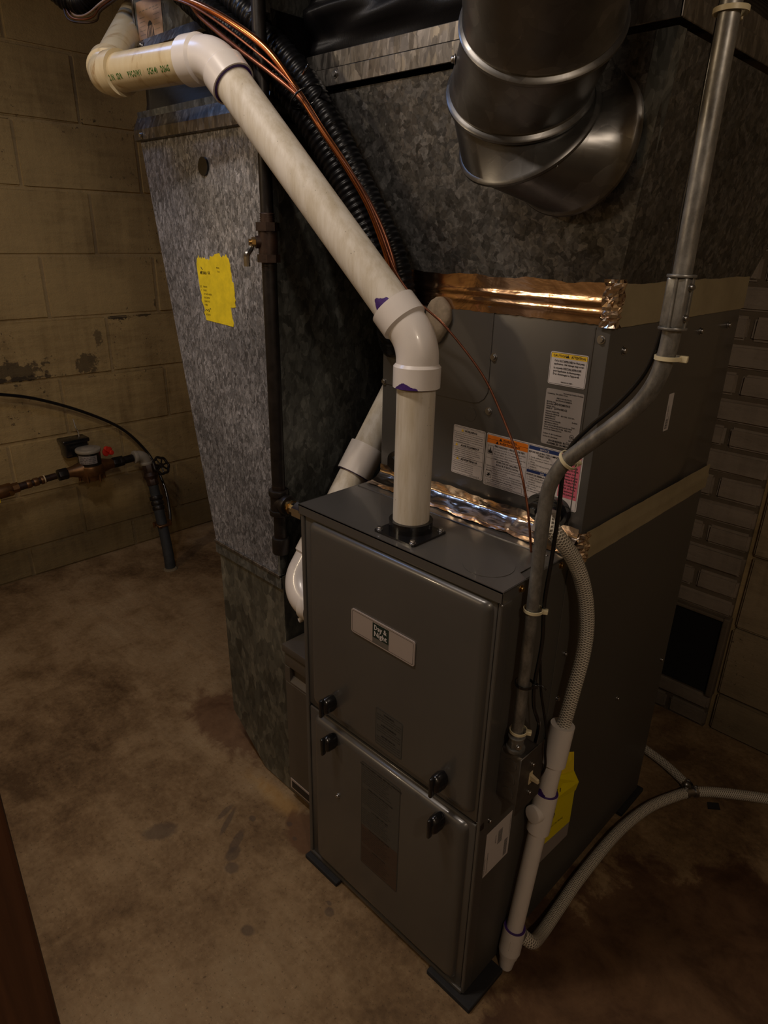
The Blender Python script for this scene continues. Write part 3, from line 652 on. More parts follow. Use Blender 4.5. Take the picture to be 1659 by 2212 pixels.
L.text(0.0845, 0.0778, 0.0040, 'BEFORE REPLACING TXV COMPLETE', bold=True, width=0.056); L.text(0.113, 0.0738, 0.004, 'THESE STEPS:', bold=True, align='C')
L.para(0.086, 0.0692, 0.0034, ['1. Verify airflow is correct.', '2. Check Subcooling at Outdoor unit to verify', '   charge.', '3. Confirm TXV bulb is properly attached and', '   insulated.', '4. Verify system is free of contaminants.'], 1.18, width=0.054)
L.rect(0.084, 0.0440, 0.058, 0.0048, 'blue'); L.text(0.113, 0.0449, 0.0036, 'AVIS', 'label_white', True, align='C')
L.text(0.0845, 0.0395, 0.0038, 'AVANT DE REMPLACER LE TXV', bold=True, width=0.056); L.para(0.086, 0.0352, 0.0034, ['1. Verifier que le debit est correct.', '2. Verifier la charge du systeme', '   exterieur.', '3. Confirmer que le bulbe TXV est bien', '   fixe et isole.', '4. Verifier que le systeme est exempt', '   de contaminants.'], 1.15, width=0.054)
L.rect(0.1440, 0.0185, 0.0335, 0.0705, 'pink')
L.para(0.1455, 0.0830, 0.0042, ['System requires', 'R-410A refrigerant', 'and POE oil.', 'Factory installed', 'TXV is for R-410A', 'refrigerant only.', 'Ce systeme contient', 'du refrigerant R-410A', 'et de l\'huile POE.', 'Utiliser refrigerant', 'R-410A et l\'huile', 'POE seulement.', 'R-410A seulement.'], 1.18, width=0.030, bold=True)
L.text(0.1435, 0.0050, 0.0030, '341603-101 REV A', width=0.018); L.done()
# caution label
L = Label(co, 'caution_label', (0.3545, YC - 0.0002, 1.1205), LX, LZ, 0.0625, 0.0485, wm, 0.003, text='white caution label with a yellow heading')
L.frame(0.0012, 0.0012, 0.0601, 0.0461, 0.0005, 'ink', 0.002); L.rect(0.0018, 0.0400, 0.0589, 0.0066, 'yellow')
L.text(0.0045, 0.0415, 0.0050, 'CAUTION', bold=True); L.tri(0.0293, 0.0414, 0.0046); L.text(0.0350, 0.0415, 0.0050, 'ATTENTION', bold=True, width=0.023)
L.para(0.0075, 0.0345, 0.0040, ['Coil is NOT APPROVED for Heat pump', 'application. Unit damage may occur.'], 1.15, width=0.050, bold=True); L.para(0.0075, 0.0240, 0.0040, ['La serpentin N\'EST PAS APPROUVE', 'pour l\'application de thermopompe.', 'Des dommages a l\'appareil.'], 1.15, width=0.046, bold=True)
L.rect(0.0175, 0.0340, 0.021, 0.0003, 'ink'); L.rect(0.0235, 0.0235, 0.028, 0.0003, 'ink'); L.text(0.043, 0.0040, 0.0028, '340038-101 REV -', align='R', bold=True); L.done()
# specification label
L = Label(co, 'specification_label', (0.3540, YC - 0.0002, 1.0260), LX, LZ, 0.0640, 0.0875, ['label_silver', 'ink'], 0.003, text='silver specification label')
L.text(0.030, 0.0825, 0.0030, 'International Comfort Products', bold=True, width=0.033); L.text(0.003, 0.0793, 0.0030, 'Lewisburg, TN 37091 U.S.A.', bold=True)
L.text(0.032, 0.0735, 0.0030, 'INDOOR SECTION', bold=True, align='C'); L.text(0.032, 0.0700, 0.0030, 'SECTION INTERIEUR', bold=True, align='C')
for y, a, b in ((0.0665, 'MODEL NO.', ''), (0.0632, 'MODELE N°', 'EVD4X24M17A1E'), (0.0595, 'SERIAL NO.', ''), (0.0562, 'SERIE N°', 'J230644562')):
    L.text(0.003, y, 0.0031, a, bold=True); b and L.text(0.0175, y + 0.0005, 0.0046, b, bold=True, width=0.026)
L.para(0.003, 0.0515, 0.0029, ['DESIGN PRESSURE', 'PRESSION SERVICE', 'REFRIGERANT', 'REFRIGERANT', 'FACTORY INSTALLED', 'METERING DEVICE', 'DISPOSITIF DE MESURE INSTALLE EN USINE', 'DATE OF MANUFACTURE   FEB 2023', 'DATE DE FABRICATION'], 1.22, bold=True, width=0.048)
L.text(0.030, 0.0475, 0.0029, '450 PSIG  3103 kPa', bold=True); L.text(0.050, 0.0410, 0.0029, 'R-410A', bold=True); L.text(0.050, 0.0330, 0.0029, 'TXV', bold=True)
L.text(0.003, 0.0165, 0.0029, 'Section of  Air Conditioner', bold=True); L.text(0.003, 0.0120, 0.0029, 'Section de climatiseur', bold=True)
for i in range(24):
    a0, a1 = 2 * math.pi * i / 24, 2 * math.pi * (i + 1) / 24; cx, cy = 0.0525, 0.0195
    L.poly([(cx + .0040 * math.cos(a0), cy + .0040 * math.sin(a0)), (cx + .0040 * math.cos(a1), cy + .0040 * math.sin(a1)), (cx + .0034 * math.cos(a1), cy + .0034 * math.sin(a1)), (cx + .0034 * math.cos(a0), cy + .0034 * math.sin(a0))], 'ink', 1)
L.text(0.0525, 0.0178, 0.0045, 'UL', bold=True, align='C'); L.text(0.0525, 0.0125, 0.0030, 'LISTED', bold=True, align='C'); L.text(0.0525, 0.0095, 0.0024, 'Evaporator Coil', align='C')
L.text(0.033, 0.0060, 0.0042, 'ENGINEERED IN USA', bold=True, align='C'); L.text(0.033, 0.0018, 0.0042, 'ASSEMBLED IN MEXICO', bold=True, align='C'); L.done()
# narrow bar label on the side
L = Label(co, 'serial_label', (W, 0.455, 1.017), (0, 1, 0), LZ, 0.020, 0.066, ['label_white', 'ink'], 0.002, text='narrow white serial label')
for i in range(11): L.rect(0.003, 0.004 + i * 0.0016, 0.008, 0.0007 + 0.0005 * (i % 3 == 0), 'ink')
L.text(0.014, 0.004, 0.0045, 'J230644562', rot=math.pi / 2); L.text(0.007, 0.026, 0.004, 'EVD4X24M', rot=math.pi / 2); L.done()
# ================================================================== tape over the seams
def wrinkle_strip(P0, U, V, N, w, h, nu, nv, amp, seed, th=0.0009, edge=0.0):
    """sheet spanned by U (length w) and V (height h), crinkled along N"""
    rnd = random.Random(seed); P0, U, V, N = Vector(P0), Vector(U), Vector(V), Vector(N); bm = B(); G = []
    ph = [rnd.uniform(0, 6.28) for _ in range(8)]
    ridges = [(rnd.uniform(0.15, 0.75), rnd.uniform(-0.12, 0.12), rnd.uniform(0.6, 1.6)) for _ in range(3)]
    for j in range(nv + 1):
        row = []
        for i in range(nu + 1):
            a, b = i / nu, j / nv
            z = amp * (0.35 * math.sin(a * 23 + ph[0] + b * 3) * math.sin(b * 5 + ph[1]) * 0.8 + 0.12 * math.sin(a * 61 + b * 9 + ph[2]) + 0.10 * rnd.uniform(-1, 1))
            for c, s, k in ridges: z += amp * k * math.exp(-((b - c - s * a) / 0.05) ** 2)
            z += th; e = (rnd.uniform(-1, 1) * edge) if j in (0, nv) else 0
            row.append(bm.verts.new(P0 + U * (w * a) + V * (h * b + e) + N * max(z, 0.0003)))
        G.append(row)
    for j in range(nv):
        for i in range(nu): f = bm.faces.new([G[j][i], G[j][i + 1], G[j + 1][i + 1], G[j + 1][i]]); f.smooth = True
    return bm
ft = thing('foil_tape', 'foil tape with painted coppery reflection over the upper seam, between coil cabinet and plenum', 'tape', (0.22, 0.2, 1.212), 'foil tape over the cabinet seams')
obj('foil_face', wrinkle_strip((0.002, YC - 0.001, 1.214), (1, 0, 0), (0, 0, 1), (0, -1, 0), 0.441, 0.062, 70, 20, 0.0009, 3, edge=0.0009), 'foil', ft)
obj('side_face', wrinkle_strip((W + 0.0012, YC + 0.004, 1.210), (0, 1, 0), (0, 0, 1), (1, 0, 0), 0.522, 0.062, 50, 6, 0.0006, 4, edge=0.0004), 'tan', ft)
def crumple(P, dx, dy, dz, seed, n=(8, 14)):
    rnd = random.Random(seed); bm = B(); G = []
    for j in range(n[1] + 1):
        row = []
        for i in range(n[0] + 1):
            a = i / n[0]; ang = a * math.pi / 2      # wraps the corner from the front to the side
            r = 0.003 + rnd.uniform(-0.002, 0.0035)
            if a < 0.5: q = Vector((P[0] - (0.5 - a) * 2 * dx, P[1] - r, P[2] + dz * j / n[1]))
            else: q = Vector((P[0] + r, P[1] + (a - 0.5) * 2 * dy, P[2] + dz * j / n[1]))
            row.append(bm.verts.new(q))
        G.append(row)
    for j in range(n[1]):
        for i in range(n[0]): bm.faces.new([G[j][i], G[j][i + 1], G[j + 1][i + 1], G[j + 1][i]])
    return bm
obj('crumpled_corner', crumple((W + 0.001, YC - 0.001, 1.211), 0.018, 0.016, 0.064, 5), 'foil_pale', ft)
ft = thing('foil_tape', 'wrinkled foil tape over the lower seam, between furnace top and coil cabinet', 'tape', (0.22, 0.19, H), 'foil tape over the cabinet seams')
bm = B(); rnd = random.Random(11); nu, nv = 90, 16; G = []
for j in range(nv + 1):
    row = []; b = j / nv
    for i in range(nu + 1):
        a = i / nu; x = 0.004 + 0.438 * a; wob = 0.0015 * math.sin(a * 19) + 0.0008 * math.sin(a * 91 + 2)
        r = rnd.uniform(-1, 1) * 0.0006 + 0.0009 * math.sin(a * 44 + b * 7)
        if b < 0.5:   # lying on the furnace top
            t = b / 0.5; y = YC - 0.045 + wob * 1.2 * (1 - t) + t * 0.030; z = H + 0.0024 + max(0, t - 0.5) * 0.014 + max(r, -0.0018)
        else:
            t = (b - 0.5) / 0.5; y = YC - 0.015 + min(1, t * 3) * 0.011 + r * 0.6 - 0.0012; z = H + 0.0085 + t * (0.024 + wob)
        row.append(bm.verts.new((x, min(y, YC - 0.0012), z)))
    G.append(row)
for j in range(nv):
    for i in range(nu): f = bm.faces.new([G[j][i], G[j][i + 1], G[j + 1][i + 1], G[j + 1][i]]); f.smooth = True
obj('foil_face', bm, 'foil_pale', ft)
obj('side_face', wrinkle_strip((W + 0.0030, YC + 0.010, 0.846), (0, 1, 0), (0, 0, 1), (1, 0, 0), 0.518, 0.052, 50, 8, 0.0011, 9, edge=0.0004), 'tan', ft)
obj('crumpled_corner', crumple((W + 0.0028, YC - 0.001, 0.846), 0.012, 0.020, 0.053, 6), 'foil_pale', ft)
# ================================================================== supply plenum, its flange, the round duct, the black connector
pl = thing('supply_plenum', 'galvanized supply plenum flaring out above the coil cabinet', 'duct', (0.2, 0.45, HC))
ZP = 1.545
bm = B(); hexa(bm, [(0.002, YC + .002, HC + .0005), (W - .002, YC + .002, HC + .0005), (W - .002, D - .002, HC + .0005), (0.002, D - .002, HC + .0005),
                    (-0.142, 0.166, ZP), (0.492, 0.162, ZP), (0.492, 0.90, ZP), (-0.142, 0.90, ZP)])
obj('transition', bm, 'galv_plenum', pl)
bm = B(); hexa(bm, [(W - .018, YC - .0015, HC + .036), (W - .001, YC - .0012, HC + .036), (W + .0012, YC + .016, HC + .036), (W - .012, YC + .016, HC + .036),
                    (0.468, 0.1610, ZP), (0.4935, 0.1600, ZP), (0.4945, 0.180, ZP), (0.470, 0.180, ZP)]); obj('corner_seam', bm, 'galv_dark', pl)
def band(z0, z1, off, mat, name):
    bm = B(); a, b, c, d = -0.148 - off, 0.492 + off, 0.160 - off, 0.91
    box(bm, (a, c, z0), (b, c + 0.003, z1), 0.0008, 1); box(bm, (b - 0.003, c, z0), (b, d, z1), 0.0008, 1); box(bm, (a, c, z0), (a + 0.003, c + 0.0, z1)) if False else None
    return obj(name, bm, mat, pl, 30)
f1 = band(1.551, 1.576, 0.006, 'galv_band', 'flange'); f2 = band(1.577, 1.600, 0.002, 'galv_band', 'upper_flange')
screw(pl, (-0.072, 0.154, 1.5665), (0, -1, 0), 0.0045, hexhead=False)
cx = thing('fabric_connector', 'black coated fabric flexible connector bulging above the plenum flange', 'connector', (0.17, 0.4, 1.60))
bm = B(); nu, nv = 120, 18; G = []; per = [(-0.143, 0.90), (-0.143, 0.164), (0.488, 0.164), (0.488, 0.90)]
lens = [0.736, 0.631, 0.736]; tot = sum(lens)
for j in range(nv + 1):
    b = j / nv; row = []
    for i in range(nu + 1):
        s = i / nu * tot
        if s < lens[0]: p = (per[0][0], per[0][1] - s); n = (-1, 0)
        elif s < lens[0] + lens[1]: p = (per[1][0] + s - lens[0], per[1][1]); n = (0, -1)
        else: p = (per[2][0], per[2][1] + s - lens[0] - lens[1]); n = (1, 0)
        e = math.sin(b * math.pi); slant = s * 9 + b * 5
        k = e * (0.014 + 0.010 * math.sin(b * 15 + s * 11) + 0.006 * math.sin(s * 27 - b * 19) + 0.004 * math.sin(s * 9 + b * 31)) - b * 0.008
        row.append(bm.verts.new((p[0] + n[0] * k, p[1] + n[1] * k, 1.5985 + b * 0.145)))
    G.append(row)
for j in range(nv):
    for i in range(nu): f = bm.faces.new([G[j][i], G[j][i + 1], G[j + 1][i + 1], G[j + 1][i]]); f.smooth = True
obj('fabric', bm, 'canvas', cx)
mt = thing('ceiling_duct', 'dark galvanized trunk duct at the ceiling above the fabric connector', 'duct', (0.17, 0.5, 1.743))
bm = B(); box(bm, (-0.15, 0.158, 1.743), (0.495, 0.95, 2.2)); obj('duct_box', bm, 'galv_dark', mt)
bm = B(); box(bm, (-0.153, 0.154, 1.743), (0.498, 0.158, 1.775), 0.0008, 1); obj('collar', bm, 'galv_dark', mt)
# round elbow
rd = thing('round_duct', 'shiny round sheet-metal elbow duct coming off the front of the plenum', 'duct', (0.368, 0.172, 1.355))
R0 = 0.0895
def ring_pts(c, n, r, seg=64):
    c, n = Vector(c), Vector(n).normalized(); ref = Vector((1, 0, 0)); u = (ref - n * ref.dot(n)).normalized(); v = n.cross(u)
    return [c + (u * math.cos(2 * math.pi * j / seg) + v * math.sin(2 * math.pi * j / seg)) * r for j in range(seg)]
secs = [((0.368, 0.1735, 1.447), (0, -1, 0.05)), ((0.324, 0.131, 1.458), (0.05, -0.77, 0.63)), ((0.317, 0.122, 1.501), (0.40, -0.63, 0.667)), ((0.377, 0.067, 1.552), (0.444, -0.653, 0.613))]
a1 = Vector(secs[-1][1]).normalized(); secs.append((tuple(Vector(secs[-1][0]) + a1 * 1.03), tuple(a1)))
def loft(bm, seq, seg=64):
    rings = [[bm.verts.new(p) for p in ring_pts(c, n, r, seg)] for c, n, r in seq]
    for A, C in zip(rings, rings[1:]):
        for j in range(seg): f = bm.faces.new([A[j], A[(j + 1) % seg], C[(j + 1) % seg], C[j]]); f.smooth = True
    return bm
names = ['collar_section', 'gore', 'gore', 'straight_pipe']
for k in range(4):
    (c0, n0), (c1, n1) = secs[k], secs[k + 1]; c0, c1, n0, n1 = Vector(c0), Vector(c1), Vector(n0).normalized(), Vector(n1).normalized(); bm = B(); seq = []
    if k == 0: seq += [(c0 + Vector((0, 0.002, 0)), n0, R0 + 0.0035), (c0 - Vector((0, 0.004, 0)), n0, R0 + 0.0038), (c0 - Vector((0, 0.007, 0)), n0, R0 + 0.001), (c0 - Vector((0, 0.012, 0)), n0, R0)]
    if k > 0:      # raised bead where it locks over the section before
        seq += [(c0 + n0 * t, n0, R0 + e) for t, e in ((-0.0060, -0.001), (-0.0054, 0.0028), (-0.0028, 0.0052), (0.0005, 0.0052), (0.0032, 0.0028), (0.0040, 0.0004), (0.0058, -0.0012), (0.0072, 0.0008), (0.009, 0.0))]
        if k == 1: pass
    m = (c0 + c1) / 2; nm = (n0 + n1).normalized()
    if k == 0: seq = [(c0 + Vector((0, .002, 0)), n0, R0 + .0015), (c0 - Vector((0, .001, 0)), n0, R0 + .0055), (c0 - Vector((0, .004, 0)), n0, R0 + .0066), (c0 - Vector((0, .007, 0)), n0, R0 + .0050), (c0 - Vector((0, .0085, 0)), n0, R0 + .0012), (c0 - Vector((0, .010, 0)), n0, R0)]
    if k == 1: seq = seq[:6]; n1 = n1
    if k == 2: seq += [(m, nm, R0)]
    elif k < 2: pass
    else: seq += [(c0 + n0 * 0.03, n0, R0)]
    seq += [(c1 - n1 * (0.006 if k in (0, 2) else 0.004) if k < 3 else c1, n1, R0)]
    obj(names[k], loft(bm, seq), 'galv_round', rd, 40)
for q in ((0.30, 0.0), (0.36, -0.5)): pass
ac = Vector((0.345, 0.096, 1.524)); sd_ = Vector((-0.78, -0.55, 0.0)); sd_ = (sd_ - a1 * sd_.dot(a1)).normalized(); screw(rd, ac + sd_ * R0, sd_, 0.0045, hexhead=False)
# riveted seam of the collar section
for i in range(4):
    a = math.radians(-28); yy = 0.105 + i * 0.0150
    p = Vector((0.368 + (yy - .1735) * .8 + R0 * math.cos(a), yy, 1.448 + R0 * math.sin(a)))
    bm = B(); cyl(bm, p, p + Vector((math.cos(a), 0, math.sin(a))) * 0.0014, 0.0026, 12, 0.0016); obj('rivet', bm, 'steel', rd)
# ================================================================== return duct on the left
rt = thing('return_duct', 'tall galvanized return-air duct with a yellow sticker left of the furnace', 'duct', (-0.30, 0.4, 0.02))
YD = 0.080; ZJ = 0.627
bm = B(); hexa(bm, [(-0.440, YD, ZJ), (-0.181, YD, ZJ), (-0.181, 0.72, ZJ), (-0.440, 0.72, ZJ), (-0.612, YD, 1.500), (-0.163, YD, 1.500), (-0.163, 0.72, 1.500), (-0.612, 0.72, 1.500)])
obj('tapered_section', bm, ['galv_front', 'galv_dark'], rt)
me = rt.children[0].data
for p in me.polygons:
    if abs(p.normal.x) > 0.7: p.material_index = 1  # side faces get the darker metal; their shade is put into the colour
bm = B(); prism(bm, [(-0.290, 0.006), (-0.170, 0.006), (-0.178, ZJ - 0.004), (-0.434, ZJ - 0.004), (-0.428, 0.118)], 'y', YD + 0.004, 0.71); obj('boot', bm, 'galv_boot', rt)
bm = B(); box(bm, (-0.443, YD - 0.004, ZJ - 0.006), (-0.181, YD + 0.004, ZJ + 0.001), 0.001, 1); obj('joint_flange', bm, 'galv_band', rt, 30); bm = B(); box(bm, (-0.443, YD - 0.001, ZJ - 0.035), (-0.179, YD + 0.004, ZJ - 0.0065), 0.001, 1); obj('joint_strap', bm, 'galv_dark', rt, 30)
bm = B(); box(bm, (-0.1795, YD - 0.0015, ZJ), (-0.1785, YD + 0.010, ZJ + 0.001)); 
hexa(bm, [(-0.187, YD - 0.001, ZJ), (-0.1795, YD - 0.001, ZJ), (-0.1795, YD + 0.02, ZJ), (-0.187, YD + 0.02, ZJ), (-0.170, YD - 0.001, 1.50), (-0.1615, YD - 0.001, 1.50), (-0.1615, YD + 0.02, 1.50), (-0.170, YD + 0.02, 1.50)])
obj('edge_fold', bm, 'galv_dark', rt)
# angled top flange
bm = B(); prism(bm, [(YD - 0.004, 1.497), (YD - 0.010, 1.499), (YD - 0.010, 1.518), (YD + 0.004, 1.549), (YD + 0.010, 1.549), (YD + 0.003, 1.499)], 'x', -0.618, -0.150); obj('top_flange', bm, 'galv_band', rt)
bm = B(); prism(bm, [(YD + 0.0, 1.515), (YD + 0.0, 1.552), (YD + 0.62, 1.552), (YD + 0.62, 1.515)], 'x', -0.614, -0.155); obj('top_rim', bm, 'galv_dark', rt)
for x, z in ((-0.585, 1.507), (-0.17, 1.508)): screw(rt, (x, YD - 0.010, z), (0, -1, 0), 0.0045, hexhead=False)
bm = B(); c = Vector((-0.369, YD, 1.440)); ringpipe(bm, c, c + Vector((0, -0.004, 0)), 0.0165, 0.0120, 32); obj('grommet', bm, 'black', rt, 40); bm = B(); cyl(bm, c, c + Vector((0, -0.0006, 0)), 0.0122, 24); obj('grommet_hole', bm, 'hole', rt)
# torn yellow permit sticker
rnd = random.Random(2)
edge = [(-0.4215, 1.2745), (-0.4185, 1.271), (-0.417, 1.279), (-0.414, 1.272), (-0.410, 1.276), (-0.406, 1.271), (-0.402, 1.276), (-0.398, 1.273), (-0.394, 1.2755), (-0.389, 1.271), (-0.384, 1.2735), (-0.379, 1.2705), (-0.374, 1.273), (-0.372, 1.279), (-0.366, 1.278), (-0.360, 1.279), (-0.354, 1.283), (-0.337, 1.2855), (-0.334, 1.279), (-0.329, 1.2775), (-0.324, 1.282), (-0.320, 1.279), (-0.314, 1.284), (-0.311, 1.279), (-0.306, 1.276), (-0.302, 1.266), (-0.301, 1.255), (-0.2985, 1.247), (-0.2985, 1.234), (-0.2935, 1.2325), (-0.291, 1.213), (-0.2925, 1.206), (-0.290, 1.199), (-0.2925, 1.194), (-0.291, 1.186), (-0.301, 1.1845), (-0.3085, 1.1845), (-0.307, 1.172), (-0.305, 1.163), (-0.301, 1.154), (-0.3035, 1.147),
        (-0.330, 1.1485), (-0.370, 1.150), (-0.4035, 1.1515), (-0.406, 1.160), (-0.410, 1.166), (-0.406, 1.173), (-0.411, 1.182), (-0.417, 1.190), (-0.414, 1.200), (-0.4185, 1.210), (-0.421, 1.225), (-0.4235, 1.245), (-0.4255, 1.262)]
bm = B(); prism(bm, edge, 'y', YD - 0.0008, YD); st = obj('permit_sticker', bm, 'sticker_yellow', rt); st['label'] = 'torn yellow permit sticker'
bm = B(); pl_ = lambda x, z: (lambda a, b: Vector((x + a, YD - 0.0011, z + b)))
put_text(bm, 'MECHAN', 0.0085, pl_(-0.4130, 1.2430), 0, True, 0.024); put_text(bm, 'CAL', 0.0085, pl_(-0.3850, 1.2440), 0, True, 0.010)
for i, (t, ww) in enumerate((('FURNACE', .015), ('BOILER', .012), ('HOT WATER HEATER', .030), ('SPACE HEATER', .022), ('CLEAN DUCTS', .022), ('OTHER', .012))):
    put_text(bm, t, 0.0050, pl_(-0.4055, 1.2170 - i * 0.0072), 0, False, ww)
put_text(bm, 'X', 0.0062, pl_(-0.4165, 1.2165), 0, True); put_text(bm, '1', 0.005, pl_(-0.4145, 1.2100), 0); put_text(bm, '05-2003', 0.0055, pl_(-0.4015, 1.1615), 0, False, 0.016)
put_text(bm, 'FINAL', 0.0045, pl_(-0.3510, 1.2560), 0); put_text(bm, '7203', 0.0045, pl_(-0.3480, 1.2490), 0)
tube(bm, spline([(-0.4035, YD - .001, 1.1700), (-0.4005, YD - .001, 1.1735), (-0.3960, YD - .001, 1.1715), (-0.3920, YD - .001, 1.1745), (-0.3900, YD - .001, 1.1690), (-0.3855, YD - .001, 1.1760), (-0.3820, YD - .001, 1.1755)], 4), 0.0005, 6)
tube(bm, [(-0.4085, YD - .001, 1.2570), (-0.4060, YD - .001, 1.2540), (-0.4035, YD - .001, 1.2520)], 0.0007, 6)
obj('writing', bm, 'ink', st)
# fabric and upper return duct behind the white pipe
fc = thing('fabric_connector', 'black fabric collar between the upper and lower return duct behind the white pipe', 'connector', (-0.38, 0.4, 1.552))
bm = B(); nu, nv = 70, 8; G = []
for j in range(nv + 1):
    b = j / nv; row = []
    for i in range(nu + 1):
        s = i / nu * 1.30
        if s < 0.42: p = Vector((-0.597 + 0.010 * b, YD + 0.43 - s)); n = Vector((-1, 0))
        elif s < 0.86: p = Vector((-0.597 + 0.010 * b + s - 0.42, YD + 0.010)); n = Vector((0, -1))
        else: p = Vector((-0.157, YD + 0.01 + s - 0.86)); n = Vector((1, 0))
        e = math.sin(b * math.pi); k = -e * (0.010 + 0.008 * math.sin(s * 22 + b * 4)) + 0.002
        row.append(bm.verts.new((p.x + n.x * k, p.y + n.y * k, 1.552 + b * 0.104)))
    G.append(row)
for j in range(nv):
    for i in range(nu): f = bm.faces.new([G[j][i], G[j][i + 1], G[j + 1][i + 1], G[j + 1][i]]); f.smooth = True
obj('fabric', bm, 'canvas', fc)
ur = thing('upper_return_duct', 'dark galvanized return duct at the upper left with a pinkish paper label', 'duct', (-0.38, 0.4, 1.655))
bm = B(); box(bm, (-0.592, YD + 0.004, 1.655), (-0.158, 0.70, 2.2)); obj('duct_box', bm, 'galv_dark', ur)
bm = B(); prism(bm, [(YD - 0.008, 1.648), (YD - 0.012, 1.652), (YD + 0.001, 1.672), (YD + 0.006, 1.672), (YD + 0.006, 1.648)], 'x', -0.612, -0.150); obj('lower_flange', bm, 'galv_band', ur)
screw(ur, (-0.5535, YD - 0.008, 1.660), (0, -0.9, 0.4), 0.006)
bm = B(); box(bm, (-0.5945, YD + 0.001, 1.672), (-0.588, YD + 0.012, 2.2), 0.0008, 1); obj('edge_fold', bm, 'galv_band', ur)
L = Label(ur, 'paper_label', (-0.579, YD + 0.0035, 1.6675), (1, 0, 0), (0, 0, 1), 0.096, 0.068, ['fade_paper', 'ink', 'blue', 'putty'], 0, 0.0004, text='pinkish paper label with a dark oval drawing')
for i in range(6): L.rect(0.010 + i * 0.013, 0.050, 0.008, 0.0016, 'putty')
for i in range(5): L.rect(0.008, 0.012 + i * 0.007, 0.022, 0.0010, 'putty'); L.rect(0.064, 0.014 + i * 0.008, 0.022, 0.0010, 'putty')
L.poly([(0.048 + 0.014 * math.cos(t * math.pi / 10), 0.002 + max(0, 0.030 * math.sin(t * math.pi / 10))) for t in range(11)], 'ink')
for i in range(4): L.poly([(0.0385 + i * .0055, 0.004), (0.041 + i * .0055, 0.004), (0.041 + i * .0055, 0.024), (0.0385 + i * .0055, 0.024)], 'fade_paper', 3)
L.done()
# ================================================================== filter cabinet between duct and furnace
fb = thing('filter_cabinet', 'narrow taupe filter cabinet squeezed between the return duct and the furnace', 'cabinet', (-0.085, 0.4, 0.0))
bm = B(); box(bm, (-0.168, 0.082, 0.010), (-0.004, 0.72, 0.452), 0.002, 1); box(bm, (-0.155, 0.090, 0.0), (-0.010, 0.70, 0.012)); obj('casing', bm, 'brown_grey', fb, 30)
bm = B(); box(bm, (-0.170, 0.066, 0.442), (-0.003, 0.72, 0.462), 0.003, 2); obj('top_cover', bm, 'brown_grey', fb, 30)
bm = B(); x0, x1 = -0.166, -0.006   # door with recessed pull
box(bm, (x0, 0.070, 0.030), (x1, 0.083, 0.362), 0.002, 1); box(bm, (x0, 0.070, 0.404), (x1, 0.083, 0.438), 0.004, 2)
box(bm, (x0, 0.070, 0.3615), (x0 + 0.018, 0.083, 0.4045), 0.0005, 1); box(bm, (x0 + 0.018, 0.081, 0.360), (x1, 0.0835, 0.406))
prism(bm, [(0.0705, 0.360), (0.0705, 0.366), (0.082, 0.378), (0.082, 0.360)], 'x', x0 + 0.018, x1)
obj('door', bm, 'brown_grey', fb, 30)
bm = B(); box(bm, (-0.160, 0.0685, 0.040), (-0.010, 0.070, 0.072), 0.0006, 1); bd = obj('badge', bm, 'badge', fb)
bm = B(); box(bm, (-0.154, 0.0680, 0.045), (-0.014, 0.0686, 0.066)); obj('badge_field', bm, 'ink', bd)
screw(fb, (-0.020, 0.0685, 0.080), (0, -1, 0), 0.003)
# ================================================================== white vent pipe
RP = 0.0302; RH = 0.0365
vp = thing('vent_pipe', 'white plastic vent pipe rising diagonally from the furnace top to the upper left', 'pipe', (0.2155, 0.0595, H + 0.004))
A0 = Vector((0.2155, 0.0595, H + 0.004)); A1 = Vector((0.212, 0.064, 1.178)); A2 = Vector((-0.188, 0.000, 1.580)); A3 = Vector((-0.462, -0.052, 1.580)); A4 = Vector((-0.665, 0.115, 1.722)); A5 = A4 + (A4 - A3) * 1.2
def sub(a, b, t): return Vector(a) + (Vector(b) - Vector(a)).normalized() * t
def hub(bm, c, d, l, r=RH, inner=RP):
    d = Vector(d).normalized(); c = Vector(c); ringpipe(bm, c, c + d * l, r, inner + 0.0003, 40)
bm = B(); tube(bm, [A0, sub(A1, A0, 0.035)], RP, 40); obj('pipe', bm, 'pvc_old', vp, 40)['label'] = 'upright cream pipe section'
bm = B(); tube(bm, [sub(A1, A2, 0.035), sub(A2, A1, 0.035)], RP, 40); obj('pipe', bm, 'pvc_old', vp, 40)['label'] = 'long diagonal pipe section'
bm = B(); tube(bm, [sub(A2, A3, 0.035), sub(A3, A2, 0.035)], RP, 40); obj('pipe', bm, 'pvc_yellow', vp, 40)['label'] = 'yellowed pipe section with green lettering'
bm = B(); tube(bm, [sub(A3, A4, 0.035), A5], RP, 40); obj('pipe', bm, 'pvc_yellow', vp, 40)
def elbow(name, a, c, b, parent, l=0.070, hl=0.032, r=0.068, mat='white_pvc', rb=0.0325):
    a, c, b = Vector(a), Vector(c), Vector(b); u = (a - c).normalized(); v = (b - c).normalized(); ang = math.acos(u.dot(v)); t = r / math.tan(ang / 2)
    hl1 = l - hl; bm = B(); P = arc_path(a, c, b, min(r, (hl1 - 0.001) * math.tan(ang / 2)), 14)
    P = [c + u * hl1] + P + [c + v * hl1]; tube(bm, P, rb, 40, False)
    for d in (u, v):
        p = c + d * hl1; tube(bm, [p - d * 0.0045, p], [rb, RH], 40, False); hub(bm, p, d, hl)
    return obj(name, bm, mat, parent, 35)
e1 = elbow('elbow', A0, A1, A2, vp, 0.067, 0.031); e2 = elbow('elbow', A1, A2, A3, vp, 0.058, 0.029); e3 = elbow('elbow', A2, A3, A4, vp, 0.046, 0.024, mat='pvc_yellow')
